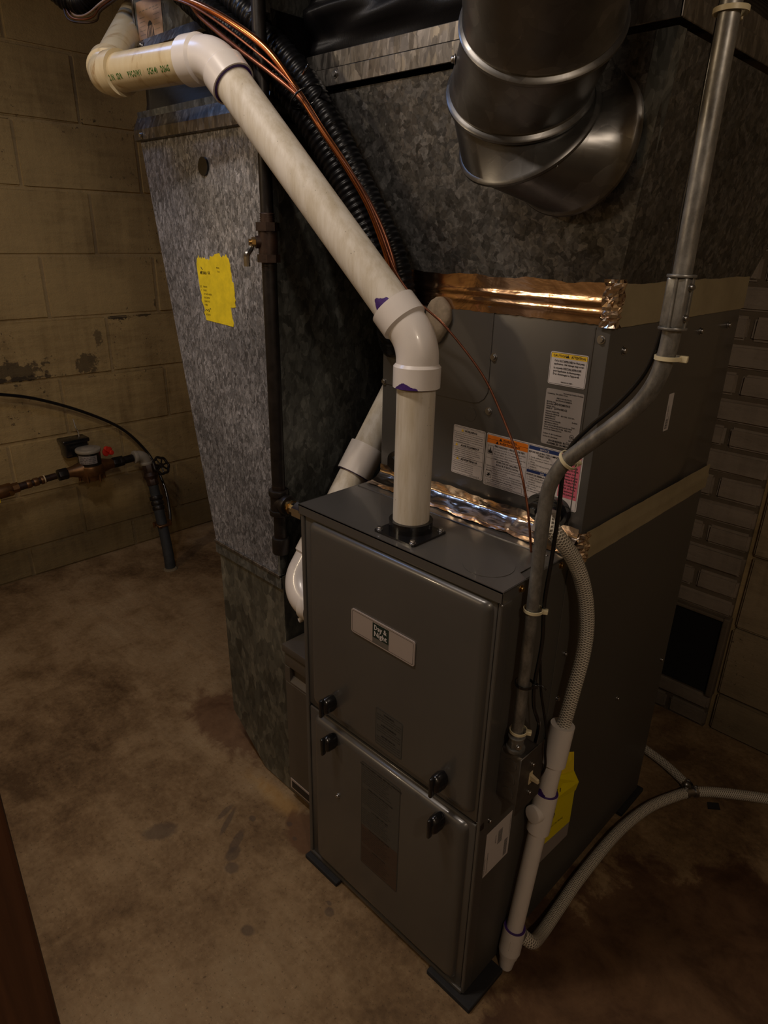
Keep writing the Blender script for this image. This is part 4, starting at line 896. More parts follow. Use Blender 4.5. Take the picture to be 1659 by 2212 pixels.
# purple primer: thin rings at the sockets and two smears
for c, o_ in ((A1, A0), (A1, A2), (A2, A1)):
    bm = B(); d = (Vector(o_) - c).normalized(); p = c + d * (0.0671 if c is A1 else 0.0581); ringpipe(bm, p, p + d * 0.0009, RP + 0.0034, RP + 0.0001, 40); obj('primer_ring', bm, 'primer', vp, 40)
def smear(c, d, r, a0, a1, l0, l1, seed, parent, mat='primer', name='primer_smear'):
    """blob of paint on a cylinder: centre c, axis d, from angle a0 to a1 and l0 to l1 along the axis"""
    rnd = random.Random(seed); c, d = Vector(c), Vector(d).normalized(); ref = Vector((0, 0, 1)) if abs(d.z) < 0.9 else Vector((0, -1, 0)); u = (ref - d * ref.dot(d)).normalized(); v = d.cross(u)
    n = 30; bm = B(); A, C = [], []
    for i in range(n + 1):
        f = i / n; a = a0 + (a1 - a0) * f; e = math.sin(f * math.pi) ** 0.5 * (0.78 + 0.22 * math.sin(f * 8 + seed) + rnd.uniform(-.05, .05))
        q = lambda l: c + d * l + (u * math.cos(a) + v * math.sin(a)) * r
        A.append(bm.verts.new(q(l0))); C.append(bm.verts.new(q(l0 + (l1 - l0) * max(e, 0.02))))
    for i in range(n): bm.faces.new([A[i], A[i + 1], C[i + 1], C[i]])
    return obj(name, bm, mat, parent)
cam_p = Vector(cam.location)
dn = (A0 - A1).normalized(); dg = (A2 - A1).normalized()
def face_angle(c, d, left=0.6):
    c, d = Vector(c), Vector(d).normalized(); ref = Vector((0, 0, 1)) if abs(d.z) < 0.9 else Vector((0, -1, 0)); u = (ref - d * ref.dot(d)).normalized(); v = d.cross(u)
    t = (cam_p - c).normalized() * (1 - left) - Vector((0.70, 0.71, 0)) * left; return math.atan2(t.dot(v), t.dot(u))
fa = face_angle(A1, dn, 0.35); smear(A1, dn, RH + 0.0005, fa - 0.55, fa + 0.55, 0.0668, 0.0570, 3, vp)
fa = face_angle(A1, dg, 0.35)
smear(A1, dg, RP + 0.0006, fa - 0.45, fa + 0.45, 0.0675, 0.0840, 5, vp)
# green lettering on the yellowed section
def wrap_text(s, size, c, d, r, ang, l, parent, mat='green_ink', name='lettering', bold=False, sx=1.0):
    c, d = Vector(c), Vector(d).normalized(); ref = Vector((0, 0, 1)); u = (ref - d * ref.dot(d)).normalized(); v = d.cross(u)
    bm = B(); put_text(bm, s, size, lambda a, b: c + d * (l + a) + (u * math.cos(ang - b / r) + v * math.sin(ang - b / r)) * r, 0, bold, sx=sx)
    return obj(name, bm, mat, parent)
dx_ = (A2 - A3).normalized()
for t, l in (('2 IN', 0.047), ('SDR', 0.068), ('PVC-DWV', 0.098), ('SCH 40', 0.150), ('D2665', 0.183)): wrap_text(t, 0.0125, A3, dx_, RP + 0.0003, math.radians(122), l, vp, bold=True, sx=0.62)
# second white pipe behind the furnace
ip = thing('intake_pipe', 'white plastic pipe with a long elbow half hidden left of the furnace', 'pipe', (-0.065, 0.05, 0.64))
I0 = Vector((0.004, 0.050, 0.632)); I1 = Vector((-0.083, 0.040, 0.640)); I2 = Vector((-0.070, 0.290, 0.985)); I3 = Vector((-0.061, 0.55, 1.345))
bm = B(); P = arc_path(I0, I1, I2, 0.052, 16); P = [P[0] + (I0 - I1).normalized() * 0.004] + P + [P[-1] + (I2 - I1).normalized() * 0.030]; tube(bm, P, 0.0345, 40, False)
du = (I2 - I1).normalized(); q = P[-1]; tube(bm, [q - du * 0.004, q], [0.0345, 0.0385], 40, False); hub(bm, q, du, 0.026, 0.0385)
dv = (I0 - I1).normalized(); hub(bm, P[0] - dv * 0.012, dv, 0.020, 0.0385); obj('long_elbow', bm, 'white_pvc', ip, 35)
q2 = q + du * 0.026; bm = B(); tube(bm, [q2 - du * 0.02, I3], RP, 40); obj('pipe', bm, 'pvc_old', ip, 40)
k0 = I1 + du * ((0.882 - 0.640) / du.z); bm = B(); ringpipe(bm, k0 - du * 0.024, k0 + du * 0.040, 0.0378, RP + 0.0002, 40); obj('coupling', bm, 'white_pvc', ip, 40)
bm = B(); ringpipe(bm, k0 - du * 0.0252, k0 - du * 0.024, 0.0352, RP + 0.0001, 40); obj('primer_ring', bm, 'primer', ip, 40); bm = B(); ringpipe(bm, q2, q2 + du * 0.001, 0.036, RP, 40); obj('primer_ring', bm, 'primer', ip, 40)
bm = B(); p = P[0] - dv * 0.010 + Vector((0, 0, -0.040)); cyl(bm, p + Vector((-0.010, -0.010, 0)), p + Vector((-0.016, -0.018, -0.004)), 0.0055, 8); obj('sprue_nub', bm, 'white_pvc', ip)
bm = B(); ringpipe(bm, (-0.004, 0.050, 0.632), (0.0005, 0.050, 0.632), 0.044, 0.031, 32); obj('wall_gasket', bm, 'black', ip, 40)
# ================================================================== gas pipe
gp = thing('gas_pipe', 'black iron gas pipe with a shut-off valve between return duct and furnace', 'pipe', (-0.140, 0.058, 0.72))
gx, gy, RG = -0.141, 0.056, 0.0133
bm = B(); tube(bm, [(gx, gy, 1.345), (gx, gy, 2.2)], RG * 0.86, 20); obj('upper_pipe', bm, 'iron', gp, 40)
bm = B(); tube(bm, [(gx, gy, 0.845), (gx, gy, 1.275)], RG, 20); obj('pipe', bm, 'iron', gp, 40)
def threads(bm, a, b, r, n=5):
    a, b = Vector(a), Vector(b); d = b - a; P = []; R = []
    for i in range(n * 2 + 1): P.append(a + d * i / (2 * n)); R.append(r if i % 2 else r * 0.9)
    tube(bm, P, R, 20, True); return bm
bm = B(); threads(bm, (gx, gy, 1.338), (gx, gy, 1.356), RG); threads(bm, (gx, gy, 1.262), (gx, gy, 1.280), RG * 1.03); threads(bm, (gx, gy, 0.844), (gx, gy, 0.856), RG * 1.03); obj('pipe_thread', bm, 'iron_rust', gp)
bm = B(); cyl(bm, (gx, gy, 1.278), (gx, gy, 1.340), 0.0170, 24); cyl(bm, (gx, gy, 1.276), (gx, gy, 1.289), 0.0205, 8); cyl(bm, (gx, gy, 1.327), (gx, gy, 1.341), 0.0205, 8)
cyl(bm, (gx, gy, 1.309), (gx - 0.010, gy - 0.020, 1.309), 0.0105, 20); va = obj('gas_valve', bm, 'iron_rust', gp, 35)
vd = Vector((-0.45, -0.9, 0)).normalized(); v0 = Vector((gx, gy, 1.309)) + vd * 0.021
bm = B(); cyl(bm, v0, v0 + vd * 0.008, 0.0078, 6); cyl(bm, v0 + vd * 0.008, v0 + vd * 0.013, 0.0050, 16); obj('stem_nut', bm, 'brass', va, 30)
bm = B(); s = v0 + vd * 0.007; tube(bm, spline([s, s + Vector((-0.002, -0.002, -0.010)), s + Vector((-0.001, -0.012, -0.022)), s + Vector((0.0, -0.013, -0.040))], 5), [0.0045] * 5 + [0.0052] * 6 + [0.0052] * 5, 8); obj('lever', bm, 'chrome', va, 40)
# tee, branch nipple, drip leg
bm = B(); cyl(bm, (gx, gy, 0.795), (gx, gy, 0.845), 0.0178, 24); cyl(bm, (gx, gy, 0.834), (gx, gy, 0.847), 0.0208, 24, bev=0.002); cyl(bm, (gx, gy, 0.792), (gx, gy, 0.804), 0.0208, 24, bev=0.002)
cyl(bm, (gx, gy, 0.820), (gx + 0.030, gy, 0.820), 0.0172, 24); cyl(bm, (gx + 0.020, gy, 0.820), (gx + 0.033, gy, 0.820), 0.0205, 24, bev=0.002); obj('pipe_tee', bm, 'iron', gp, 35)
bm = B(); cyl(bm, (gx + 0.030, gy, 0.820), (gx + 0.046, gy, 0.820), 0.0135, 20); cyl(bm, (gx + 0.040, gy, 0.820), (gx + 0.044, gy, 0.820), 0.0150, 8); obj('brass_nipple', bm, 'brass', gp, 35)
bm = B(); cyl(bm, (gx + 0.046, gy, 0.820), (0.001, gy, 0.820), 0.0125, 10); cyl(bm, (gx + 0.058, gy, 0.820), (gx + 0.085, gy, 0.820), 0.017, 6); obj('union', bm, 'chrome', gp, 30)
bm = B(); cyl(bm, (gx, gy, 0.735), (gx, gy, 0.795), RG, 20); obj('drip_leg', bm, 'iron', gp, 35)
bm = B(); threads(bm, (gx, gy, 0.740), (gx, gy, 0.752), RG * 1.02); obj('leg_thread', bm, 'iron_rust', gp)
bm = B(); cyl(bm, (gx, gy, 0.705), (gx, gy, 0.742), 0.0185, 24, bev=0.003); obj('end_cap', bm, 'iron', gp, 35)
# ================================================================== refrigerant lines
def corrugated(P, r, dr, pitch, seg=22):
    P = spline(P, 40); out = [P[0]]; L = [0]
    for a, b in zip(P, P[1:]): L.append(L[-1] + (b - a).length)
    n = int(L[-1] / pitch * 4); Q = []; j = 0
    for i in range(n + 1):
        s = L[-1] * i / n
        while j < len(L) - 2 and L[j + 1] < s: j += 1
        f = (s - L[j]) / max(L[j + 1] - L[j], 1e-9); Q.append(P[j].lerp(P[j + 1], f))
    R = [r + dr * (math.sin(2 * math.pi * i / 4)) + dr * 0.4 * math.sin(i * 0.9) for i in range(n + 1)]
    return tube(B(), Q, R, seg, True)
sl = thing('suction_line', 'black ribbed insulated line arching down behind the white diagonal pipe', 'hose', (0.05, 0.17, 1.15))
obj('insulation', corrugated([(-1.02, 0.02, 2.24), (-0.95, 0.02, 1.98), (-0.885, 0.045, 1.825), (-0.825, 0.075, 1.778), (-0.75, 0.085, 1.790), (-0.56, 0.045, 1.805), (-0.40, 0.035, 1.745), (-0.300, 0.045, 1.680), (-0.224, 0.060, 1.628), (-0.177, 0.078, 1.590), (-0.125, 0.098, 1.542), (-0.074, 0.115, 1.479), (-0.023, 0.130, 1.403), (0.018, 0.143, 1.330), (0.046, 0.152, 1.258), (0.050, 0.166, 1.19), (0.036, 0.190, 1.15), (0.032, 0.203, 1.142)], 0.0225, 0.0016, 0.0100), 'black_hose', sl)
il = thing('insulated_line', 'black ribbed hose above and right of the bright copper line', 'hose', (0.06, 0.17, 1.2))
obj('insulation', corrugated([(-0.80, 0.10, 2.24), (-0.66, 0.09, 1.95), (-0.52, 0.075, 1.86), (-0.38, 0.065, 1.775), (-0.289, 0.068, 1.712), (-0.209, 0.083, 1.658), (-0.153, 0.106, 1.603), (-0.107, 0.122, 1.554), (-0.061, 0.132, 1.495), (-0.018, 0.145, 1.426), (0.026, 0.155, 1.356), (0.058, 0.162, 1.304), (0.076, 0.168, 1.252), (0.080, 0.180, 1.20)], 0.0205, 0.0012, 0.0100), 'black_hose', il)
cl = thing('copper_line', 'bright copper refrigerant line curving along the black hoses', 'pipe', (0.08, 0.15, 1.23))
bm = B(); tube(bm, spline([(-0.97, -0.02, 2.24), (-0.90, -0.01, 1.95), (-0.80, 0.02, 1.795), (-0.68, 0.02, 1.775), (-0.50, 0.010, 1.757), (-0.328, 0.010, 1.690), (-0.241, 0.014, 1.660), (-0.172, 0.026, 1.628), (-0.110, 0.046, 1.587), (-0.066, 0.066, 1.533), (-0.024, 0.082, 1.476), (0.013, 0.100, 1.424), (0.046, 0.116, 1.370), (0.066, 0.126, 1.323), (0.079, 0.134, 1.281), (0.084, 0.140, 1.231)], 10), 0.0052, 16); obj('tube', bm, 'copper', cl)
cl = thing('copper_line', 'thin darker copper line crossing under the bright one', 'pipe', (0.095, 0.15, 1.26))
bm = B(); tube(bm, spline([(-0.273, 0.018, 1.667), (-0.243, 0.020, 1.642), (-0.166, 0.030, 1.594), (-0.103, 0.048, 1.554), (-0.061, 0.066, 1.522), (-0.033, 0.080, 1.488), (-0.001, 0.094, 1.443), (0.040, 0.110, 1.390), (0.068, 0.122, 1.343), (0.088, 0.130, 1.296), (0.095, 0.136, 1.261)], 10), 0.0036, 14); obj('tube', bm, 'copper_dull', cl)
sw = tag(obj('sensor_wire', tube(B(), spline([(-0.345, 0.005, 1.690), (-0.243, 0.008, 1.655), (-0.147, 0.028, 1.600), (-0.064, 0.058, 1.536), (-0.011, 0.086, 1.460), (0.040, 0.106, 1.394), (0.071, 0.118, 1.335), (0.099, 0.128, 1.273), (0.137, 0.135, 1.232), (0.192, 0.150, 1.192), (0.262, 0.160, 1.127), (0.309, 0.158, 1.068), (0.348, 0.148, 1.018), (0.378, 0.138, 0.962), (0.394, 0.132, 0.918), (0.404, 0.130, 0.8755)], 10), 0.0019, 10), 'copper_dull'), 'thin brown copper wire looping across the coil cabinet labels', 'wire'); center_obj(sw)
for zoff, lab, mm in ((0.0, 'uppermost of three thin wires drooping at the top left corner', 'fade_paper'), (-0.006, 'middle one of three thin wires drooping at the top left corner', 'copper_dull'), (-0.012, 'lowest of three thin wires drooping at the top left corner', 'iron_rust')):
    q = tag(obj('drooping_wire', tube(B(), spline([(-0.86, 0.06, 1.80 + zoff), (-0.830, 0.065 + zoff, 1.758 + zoff), (-0.800, 0.070, 1.748 + zoff), (-0.760, 0.072 - zoff, 1.748 + zoff), (-0.700, 0.068, 1.752 + zoff), (-0.600, 0.062, 1.757 + zoff), (-0.480, 0.02, 1.745 + zoff), (-0.36, -0.01, 1.78)], 8), 0.0022, 8), mm), lab, 'wire', 'wires drooping at the top left'); center_obj(q)
tie = thing('cable_tie', 'black cable tie around the copper lines', 'cable tie', (-0.055, 0.078, 1.52)); bm = B(); c = Vector((-0.060, 0.082, 1.523)); d = Vector((0.50, 0.22, -0.83)).normalized(); F = frames([c, c + d])[0]
bm2 = [c + (F[1] * math.cos(t) * 0.027 + F[2] * math.sin(t) * 0.032) for t in [i * 2 * math.pi / 28 for i in range(29)]]; tube(bm, bm2, 0.0016, 8); obj('strap', bm, 'black', tie)
bm = B(); p = Vector((-0.033, 0.055, 1.546)); tube(bm, [p, p + Vector((0.018, -0.004, 0.010))], 0.0022, 6); obj('tail', bm, 'black', tie)
bm = B(); rp = random.Random(4); base = []
for i in range(28):
    a = 2 * math.pi * i / 28; r = 0.0265 + rp.uniform(-.0012, .0012); px_, pz_ = 0.136 + r * math.cos(a), 1.203 + r * 1.05 * math.sin(a)
    t_ = max(0, math.cos(a + math.radians(100))); pz_ -= 0.022 * t_ ** 4; base.append((px_, pz_))
cen_ = (0.137, 1.200); rings = []
for k, dy in ((1.0, 0.0), (1.0, 0.006), (0.9, 0.011), (0.6, 0.0135), (0.25, 0.0145)):
    rings.append([bm.verts.new((cen_[0] + (p[0] - cen_[0]) * k, YC - 0.0018 - dy, cen_[1] + (p[1] - cen_[1]) * k)) for p in base])
for A_, C_ in zip(rings, rings[1:]):
    for i in range(28): f = bm.faces.new([A_[i], A_[(i + 1) % 28], C_[(i + 1) % 28], C_[i]]); f.smooth = True
bm.faces.new(rings[-1]); bm.faces.new(rings[0][::-1]); bmesh.ops.recalc_face_normals(bm, faces=bm.faces)
pu = tag(obj('sealing_putty', bm, 'putty'), 'flattened lump of tan sealing putty on the coil cabinet behind the white elbow', 'putty'); center_obj(pu)
# ================================================================== electrical conduit, switch box, low-voltage wire
RC = 0.00895
cn = thing('electrical_conduit', 'bent steel electrical conduit running down to the switch box on the furnace side', 'conduit', (0.466, 0.045, 0.585))
cp = [(0.466, 0.045, 0.588), (0.466, 0.045, 0.80), (0.466, 0.045, 0.97), (0.4665, 0.045, 0.998), (0.469, 0.045, 1.022), (0.478, 0.045, 1.046), (0.492, 0.045, 1.067), (0.520, 0.045, 1.096), (0.548, 0.045, 1.125), (0.570, 0.045, 1.151), (0.584, 0.045, 1.178), (0.590, 0.045, 1.205), (0.592, 0.045, 1.235), (0.592, 0.045, 1.35), (0.592, 0.045, 1.55), (0.592, 0.045, 2.2)]
P = spline(cp, 8); 
bm = B(); tube(bm, P, [RC if p.z < 0.95 else (RC * 1.08 if p.z < 1.03 else RC * 1.10) for p in P], 28); obj('conduit', bm, 'emt', cn, 40)
bm = B(); c = Vector((0.592, 0.045, 1.232)); box(bm, (c.x - .0115, c.y - .0115, 1.238), (c.x + .0115, c.y + .0115, 1.290), 0.0035, 3)
for dx, dy in ((0, -1), (1, 0), (-1, 0), (0, 1)):
    p = c + Vector((dx * .0118, dy * .0118, 0)); box(bm, (p.x - .0014, p.y - .0014, 1.238), (p.x + .0014, p.y + .0014, 1.290), 0.0006, 1)
for z in (1.236, 1.289): cyl(bm, (c.x, c.y, z), (c.x, c.y, z + .003), 0.0150, 28, bev=0.0008)
cpg = obj('conduit_coupling', bm, 'emt', cn, 35)
for z in (1.249, 1.280): screw(cpg, (c.x + .012, c.y - .003, z), (1, -0.4, 0), 0.0028)
bm = B(); cyl(bm, (0.466, 0.045, 0.583), (0.466, 0.045, 0.590), 0.0150, 28, bev=0.0012); cyl(bm, (0.466, 0.045, 0.590), (0.466, 0.045, 0.601), 0.0122, 8); cyl(bm, (0.466, 0.045, 0.600), (0.466, 0.045, 0.609), 0.0115, 28); cyl(bm, (0.466, 0.045, 0.608), (0.466, 0.045, 0.611), 0.0135, 28, bev=0.0008)
cc = obj('box_connector', bm, 'emt', cn, 35); screw(cc, (0.4745, 0.038, 0.597), (0.75, -0.5, 0.1), 0.0035)
def zip_tie(p, d, r, label, mat='nylon', head=(1, -0.2, 0), tail=False, name='cable_tie'):
    p, d = Vector(p), Vector(d).normalized(); t = thing(name, label, 'cable tie', p, None)
    T, n, b = frames([p, p + d])[0]; bm = B(); N = 30; A = []
    for i in range(N):
        a = 2 * math.pi * i / N; q = n * math.cos(a) + b * math.sin(a); A.append([bm.verts.new(p + q * rr + d * zz) for rr, zz in ((r, -.0022), (r + .0014, -.0022), (r + .0014, .0022), (r, .0022))])
    for i in range(N):
        C = A[(i + 1) % N]
        for j in range(4): f = bm.faces.new([A[i][j], C[j], C[(j + 1) % 4], A[i][(j + 1) % 4]]); f.smooth = True
    bmesh.ops.recalc_face_normals(bm, faces=bm.faces); obj('strap', bm, mat, t, 40)
    h = Vector(head); h = (h - d * h.dot(d)).normalized(); s = d.cross(h); c = p + h * (r + .003); bm = B()
    box(bm, (-.0045, -.0036, -.0036), (.0045, .0036, .0036), 0.0007, 1)
    mt_ = Matrix((h, s, d)).transposed()
    for v in bm.verts: v.co = mt_ @ v.co + c
    obj('head', bm, mat, t, 40)
    if tail: bm = B(); tube(bm, [c, c + h * 0.010 + s * 0.004, c + h * 0.017 - d * .004], 0.0015, 6); obj('tail', bm, mat, t)
    return t
zip_tie((0.592, 0.0475, 1.206), (0, 0, 1), RC * 1.1 + .0032, 'cream cable tie around the conduit just above its upper bend', head=(1, .2, 0))
zip_tie((0.490, 0.0475, 1.064), (0.68, 0, 0.73), RC * 1.1 + .0028, 'cream cable tie around the conduit at its lower bend', head=(0.2, 1, -.6))
zip_tie((0.466, 0.048, 0.834), (0, 0, 1), RC + .0042, 'cream cable tie around the conduit beside the furnace top corner', head=(1, .5, 0))
zip_tie((0.466, 0.048, 0.706), (0, 0, 1), RC + .0040, 'black cable tie with a tail halfway down the conduit', 'black', (1, .5, 0), True)
zip_tie((0.466, 0.048, 0.618), (0, 0, 1), RC + .0036, 'cream cable tie on the conduit right above the switch box', head=(1, .5, 0.1))
zip_tie((0.592, 0.048, 1.519), (0, 0, 1), RC * 1.1 + .0045, 'cream cable tie at the top end of the conduit by the ceiling', head=(0, 1, 0))
sb = thing('switch_box', 'grey metal switch box with an ivory toggle on the furnace side', 'switch', (W + .001, 0.064, 0.472))
bm = B(); prism(bm, [(0.038 + a, 0.472 + b) for a, b in rrect(0.052, 0.108, 0.013, 5)], 'x', W + 0.0005, 0.4855); obj('box', bm, 'box_steel', sb, 40)
for z in (0.497, 0.526, 0.555):
    bm = B(); ringpipe(bm, (0.465, 0.0382, z), (0.465, 0.0374, z), 0.0112, 0.0104, 24); obj('knockout', bm, 'box_steel', sb, 40)
bm = B(); box(bm, (0.4855, 0.030, 0.468), (0.4875, 0.100, 0.583), 0.0008, 1); obj('cover_plate', bm, 'box_steel', sb, 40)
screw(sb, (0.4875, 0.065, 0.555), (1, 0, 0), 0.0032, hexhead=False); screw(sb, (0.4875, 0.065, 0.497), (1, 0, 0), 0.0032, hexhead=False)
bm = B(); box(bm, (0.487, 0.0605, 0.514), (0.4885, 0.0700, 0.538), 0.0005, 1); hexa(bm, [(0.488, 0.0620, 0.524), (0.488, 0.0685, 0.524), (0.488, 0.0685, 0.533), (0.488, 0.0620, 0.533), (0.503, 0.0628, 0.524), (0.503, 0.0677, 0.524), (0.502, 0.0677, 0.5295), (0.502, 0.0628, 0.5295)]); obj('toggle', bm, 'ivory', sb)
twr = tag(obj('control_wire', tube(B(), spline([(0.582, 0.053, 2.2), (0.580, 0.055, 1.60), (0.578, 0.056, 1.458), (0.5775, 0.058, 1.40), (0.576, 0.058, 1.355), (0.577, 0.058, 1.31), (0.578, 0.058, 1.27), (0.576, 0.058, 1.235), (0.566, 0.058, 1.188), (0.540, 0.058, 1.146), (0.508, 0.058, 1.110), (0.484, 0.058, 1.076), (0.479, 0.058, 1.04), (0.480, 0.058, 0.987), (0.480, 0.056, 0.919), (0.477, 0.057, 0.846), (0.480, 0.060, 0.780), (0.477, 0.059, 0.706), (0.479, 0.062, 0.665), (0.482, 0.073, 0.635), (0.478, 0.088, 0.61), (0.470, 0.098, 0.56), (0.462, 0.100, 0.50)], 10), 0.0030, 10), 'black'), 'thin black control wire strapped along the steel conduit', 'wire'); center_obj(twr)
twb = tag(obj('thermostat_wire', tube(B(), spline([(0.4775, 0.066, 0.745), (0.482, 0.072, 0.69), (0.487, 0.080, 0.650), (0.493, 0.086, 0.61), (0.495, 0.088, 0.57), (0.490, 0.104, 0.52), (0.470, 0.110, 0.47), (W + .002, 0.112, 0.45)], 10), 0.0021, 10), 'iron'), 'thin dark brown wire dangling from the conduit behind the switch box', 'wire'); center_obj(twb)
# ================================================================== condensate drain
RD = 0.0160
dp = thing('drain_standpipe', 'white plastic drain standpipe with tee leaning on the furnace side', 'pipe', (0.468, 0.115, 0.0))
D0, D1 = Vector((0.4665, 0.1140, 0.034)), Vector((0.4715, 0.1850, 0.548)); dd = (D1 - D0).normalized(); at_ = lambda z: D0 + dd * ((z - D0.z) / dd.z)
bm = B(); tube(bm, [at_(0.040), at_(0.500)], RD, 36); obj('pipe', bm, 'white_pvc', dp, 40)
bm = B(); ringpipe(bm, at_(0.474), at_(0.552), 0.0208, 0.0165, 40); obj('top_coupling', bm, 'white_pvc', dp, 40)
bm = B(); ringpipe(bm, at_(0.330), at_(0.412), 0.0208, RD + .0002, 40)
tc = at_(0.372); tdir = Vector((-0.25, -0.9, 0.1)).normalized(); cyl(bm, tc, tc + Vector((-0.006, -0.026, 0.004)), 0.0165, 28, bev=0.002); obj('pipe_tee', bm, 'white_pvc', dp, 40)
bm = B(); ringpipe(bm, at_(0.044), at_(0.100), 0.0212, RD + .0002, 40); cyl(bm, at_(0.030), at_(0.046), 0.0180, 36, 0.0210); obj('bottom_elbow', bm, 'white_pvc', dp, 40)
bm = B(); cyl(bm, at_(0.002) , at_(0.030), 0.0130, 30, 0.0165); obj('end_plug', bm, 'white_pvc', dp, 40)
bm = B(); ringpipe(bm, at_(0.4121), at_(0.4130), 0.0204, RD + .0001, 36); obj('primer_ring', bm, 'primer', dp, 40); bm = B(); ringpipe(bm, at_(0.1001), at_(0.1010), 0.0208, RD + .0001, 36); obj('primer_ring', bm, 'primer', dp, 40)
fa = face_angle(at_(0.413), dd, 0.4); smear(at_(0.413), dd, RD + .0005, fa - 0.9, fa + 0.5, 0.0, 0.010, 4, dp)
bm = B(); cdir = (cam_p - at_(0.07)); cdir.z = 0; cdir.normalize(); sdir = dd.cross(cdir).normalized()
for i in range(12):
    a = -0.022 + i * 0.0016 * 1.0; p = at_(0.074) + dd * (i * 0.0020 - 0.010); hw = 0.0042
    q = [p + (cdir * math.cos(t) + sdir * math.sin(t)) * 0.02135 for t in (-0.15, 0.15)]; w_ = dd * (0.0005 + 0.0005 * ((i * 7) % 3 == 0)); bm.faces.new([bm.verts.new(v) for v in (q[0] - w_, q[1] - w_, q[1] + w_, q[0] + w_)])
obj('bar_marks', bm, 'ink', dp)
hs = thing('drain_hose', 'clear braided hose arching from the coil cabinet into the white standpipe', 'hose', (0.47, 0.19, 0.5))
bm = B(); tube(bm, spline([(0.408, 0.176, 0.922), (0.425, 0.120, 0.945), (0.441, 0.098, 0.948), (0.457, 0.110, 0.925), (0.468, 0.150, 0.876), (0.476, 0.180, 0.816), (0.480, 0.198, 0.750), (0.480, 0.201, 0.690), (0.477, 0.193, 0.620), (0.473, 0.186, 0.552), (0.471, 0.180, 0.510)], 14), 0.0122, 28, uv=True); obj('hose', bm, 'braid', hs)
tag_ = B(); box(tag_, (0.392, 0.150, 0.900), (0.412, 0.151, 0.935), rot=(0.1, 0.3, 0.2)); obj('paper_tag', tag_, 'label_white', hs)
fh = thing('floor_hose', 'clear braided hose lying on the floor from the standpipe to a tee at the right', 'hose', (0.50, 0.5, 0.0))
bm = B(); tube(bm, spline([at_(0.080) + Vector((0.012, 0.012, 0)), (0.494, 0.150, 0.058), (0.488, 0.200, 0.028), (0.479, 0.290, 0.0145), (0.474, 0.380, 0.0140), (0.475, 0.550, 0.0140), (0.494, 0.681, 0.0140), (0.528, 0.773, 0.0140), (0.542, 0.800, 0.0140)], 14), 0.0130, 28, uv=True); obj('hose', bm, 'braid', fh)
bm = B(); tube(bm, spline([(0.556, 0.822, 0.014), (0.607, 0.868, 0.0140), (0.697, 0.932, 0.0140), (0.79, 0.985, 0.0140), (0.95, 1.03, 0.014), (1.3, 1.05, 0.014)], 14), 0.0130, 28, uv=True); obj('hose', bm, 'braid', fh)
bm = B(); tube(bm, spline([(0.534, 0.828, 0.014), (0.512, 0.840, 0.0140), (0.460, 0.862, 0.0140), (0.399, 0.878, 0.0140), (0.30, 0.90, 0.0140), (0.15, 0.93, 0.014)], 14), 0.0115, 28, uv=True); obj('hose', bm, 'braid', fh)
bm = B(); T0 = Vector((0.546, 0.812, 0.014)); cyl(bm, (0.536, 0.794, 0.014), (0.560, 0.828, 0.014), 0.0105, 20); cyl(bm, T0, (0.530, 0.832, 0.014), 0.0100, 20)
for p, d in (((0.541, 0.800, 0.014), (0.5, 0.85, 0)), ((0.556, 0.822, 0.014), (0.6, 0.8, 0)), ((0.533, 0.829, 0.014), (-0.8, 0.6, 0))):
    d = Vector(d).normalized(); p = Vector(p); ringpipe(bm, p - d * .004, p + d * .004, 0.0142, 0.0115, 24); box(bm, p + Vector((-.004, -.004, .011)), p + Vector((.004, .004, .019)), 0.001, 1)
obj('tee_connector', bm, 'steel', fh, 35)
bm = B(); prism(bm, [(0.598, 0.802), (0.622, 0.822), (0.610, 0.842), (0.588, 0.824)], 'z', 0.0, 0.0012); sc = tag(obj('tape_scrap', bm, 'black_rough'), 'small dark scrap of tape on the floor below the hose at the right', 'tape'); center_obj(sc)
# ================================================================== water meter group on the left wall
XM = -1.70
wp = thing('water_pipe', 'brown water supply pipe along the left wall feeding the meter', 'pipe', (XM, -0.1, 0.40))
bm = B(); tube(bm, [(XM, -0.5, 0.395), (XM, 0.05, 0.437)], 0.0145, 20); tube(bm, [(XM, 0.03, 0.436), (XM, 0.150, 0.446)], 0.0125, 20); obj('pipe', bm, 'iron_rust', wp, 40)
bm = B(); cyl(bm, (XM, -0.12, 0.424), (XM, -0.01, 0.433), 0.025, 20, bev=0.006); cyl(bm, (XM, -0.045, 0.430), (XM, 0.012, 0.435), 0.020, 8); obj('ball_valve', bm, 'bronze', wp, 40)
bm = B(); ringpipe(bm, (XM + 0.022, -0.02, 0.425), (XM + 0.030, -0.02, 0.425), 0.009, 0.005, 16); cyl(bm, (XM + .012, -0.02, 0.425), (XM + 0.026, -0.02, 0.425), 0.006, 12); obj('drain_port', bm, 'brass', wp, 40)
bm = B(); box(bm, (XM + 0.022, -0.13, 0.398), (XM + 0.0245, -0.062, 0.424), 0.001, 1); yt = obj('lever_sleeve', bm, 'sticker_yellow', wp)
bm = B(); put_text(bm, 'WATTS B', 0.018, lambda a, b: Vector((XM + 0.0248, -0.128 + a, 0.404 + b)), 0, True, 0.062); obj('lettering', bm, 'ink', yt)
bm = B()
for y in (0.040, 0.066, 0.092): cyl(bm, (XM, y, 0.4365 + (y - .04) * .083), (XM, y + 0.018, 0.438 + (y - .04) * .083), 0.0158, 20, bev=0.002)
obj('sweat_fitting', bm, 'bronze', wp, 40)
bm = B(); ringpipe(bm, (XM, 0.103, 0.4425), (XM, 0.107, 0.4427), 0.0165, 0.012, 24); obj('bonding_ring', bm, 'ivory', wp, 40)
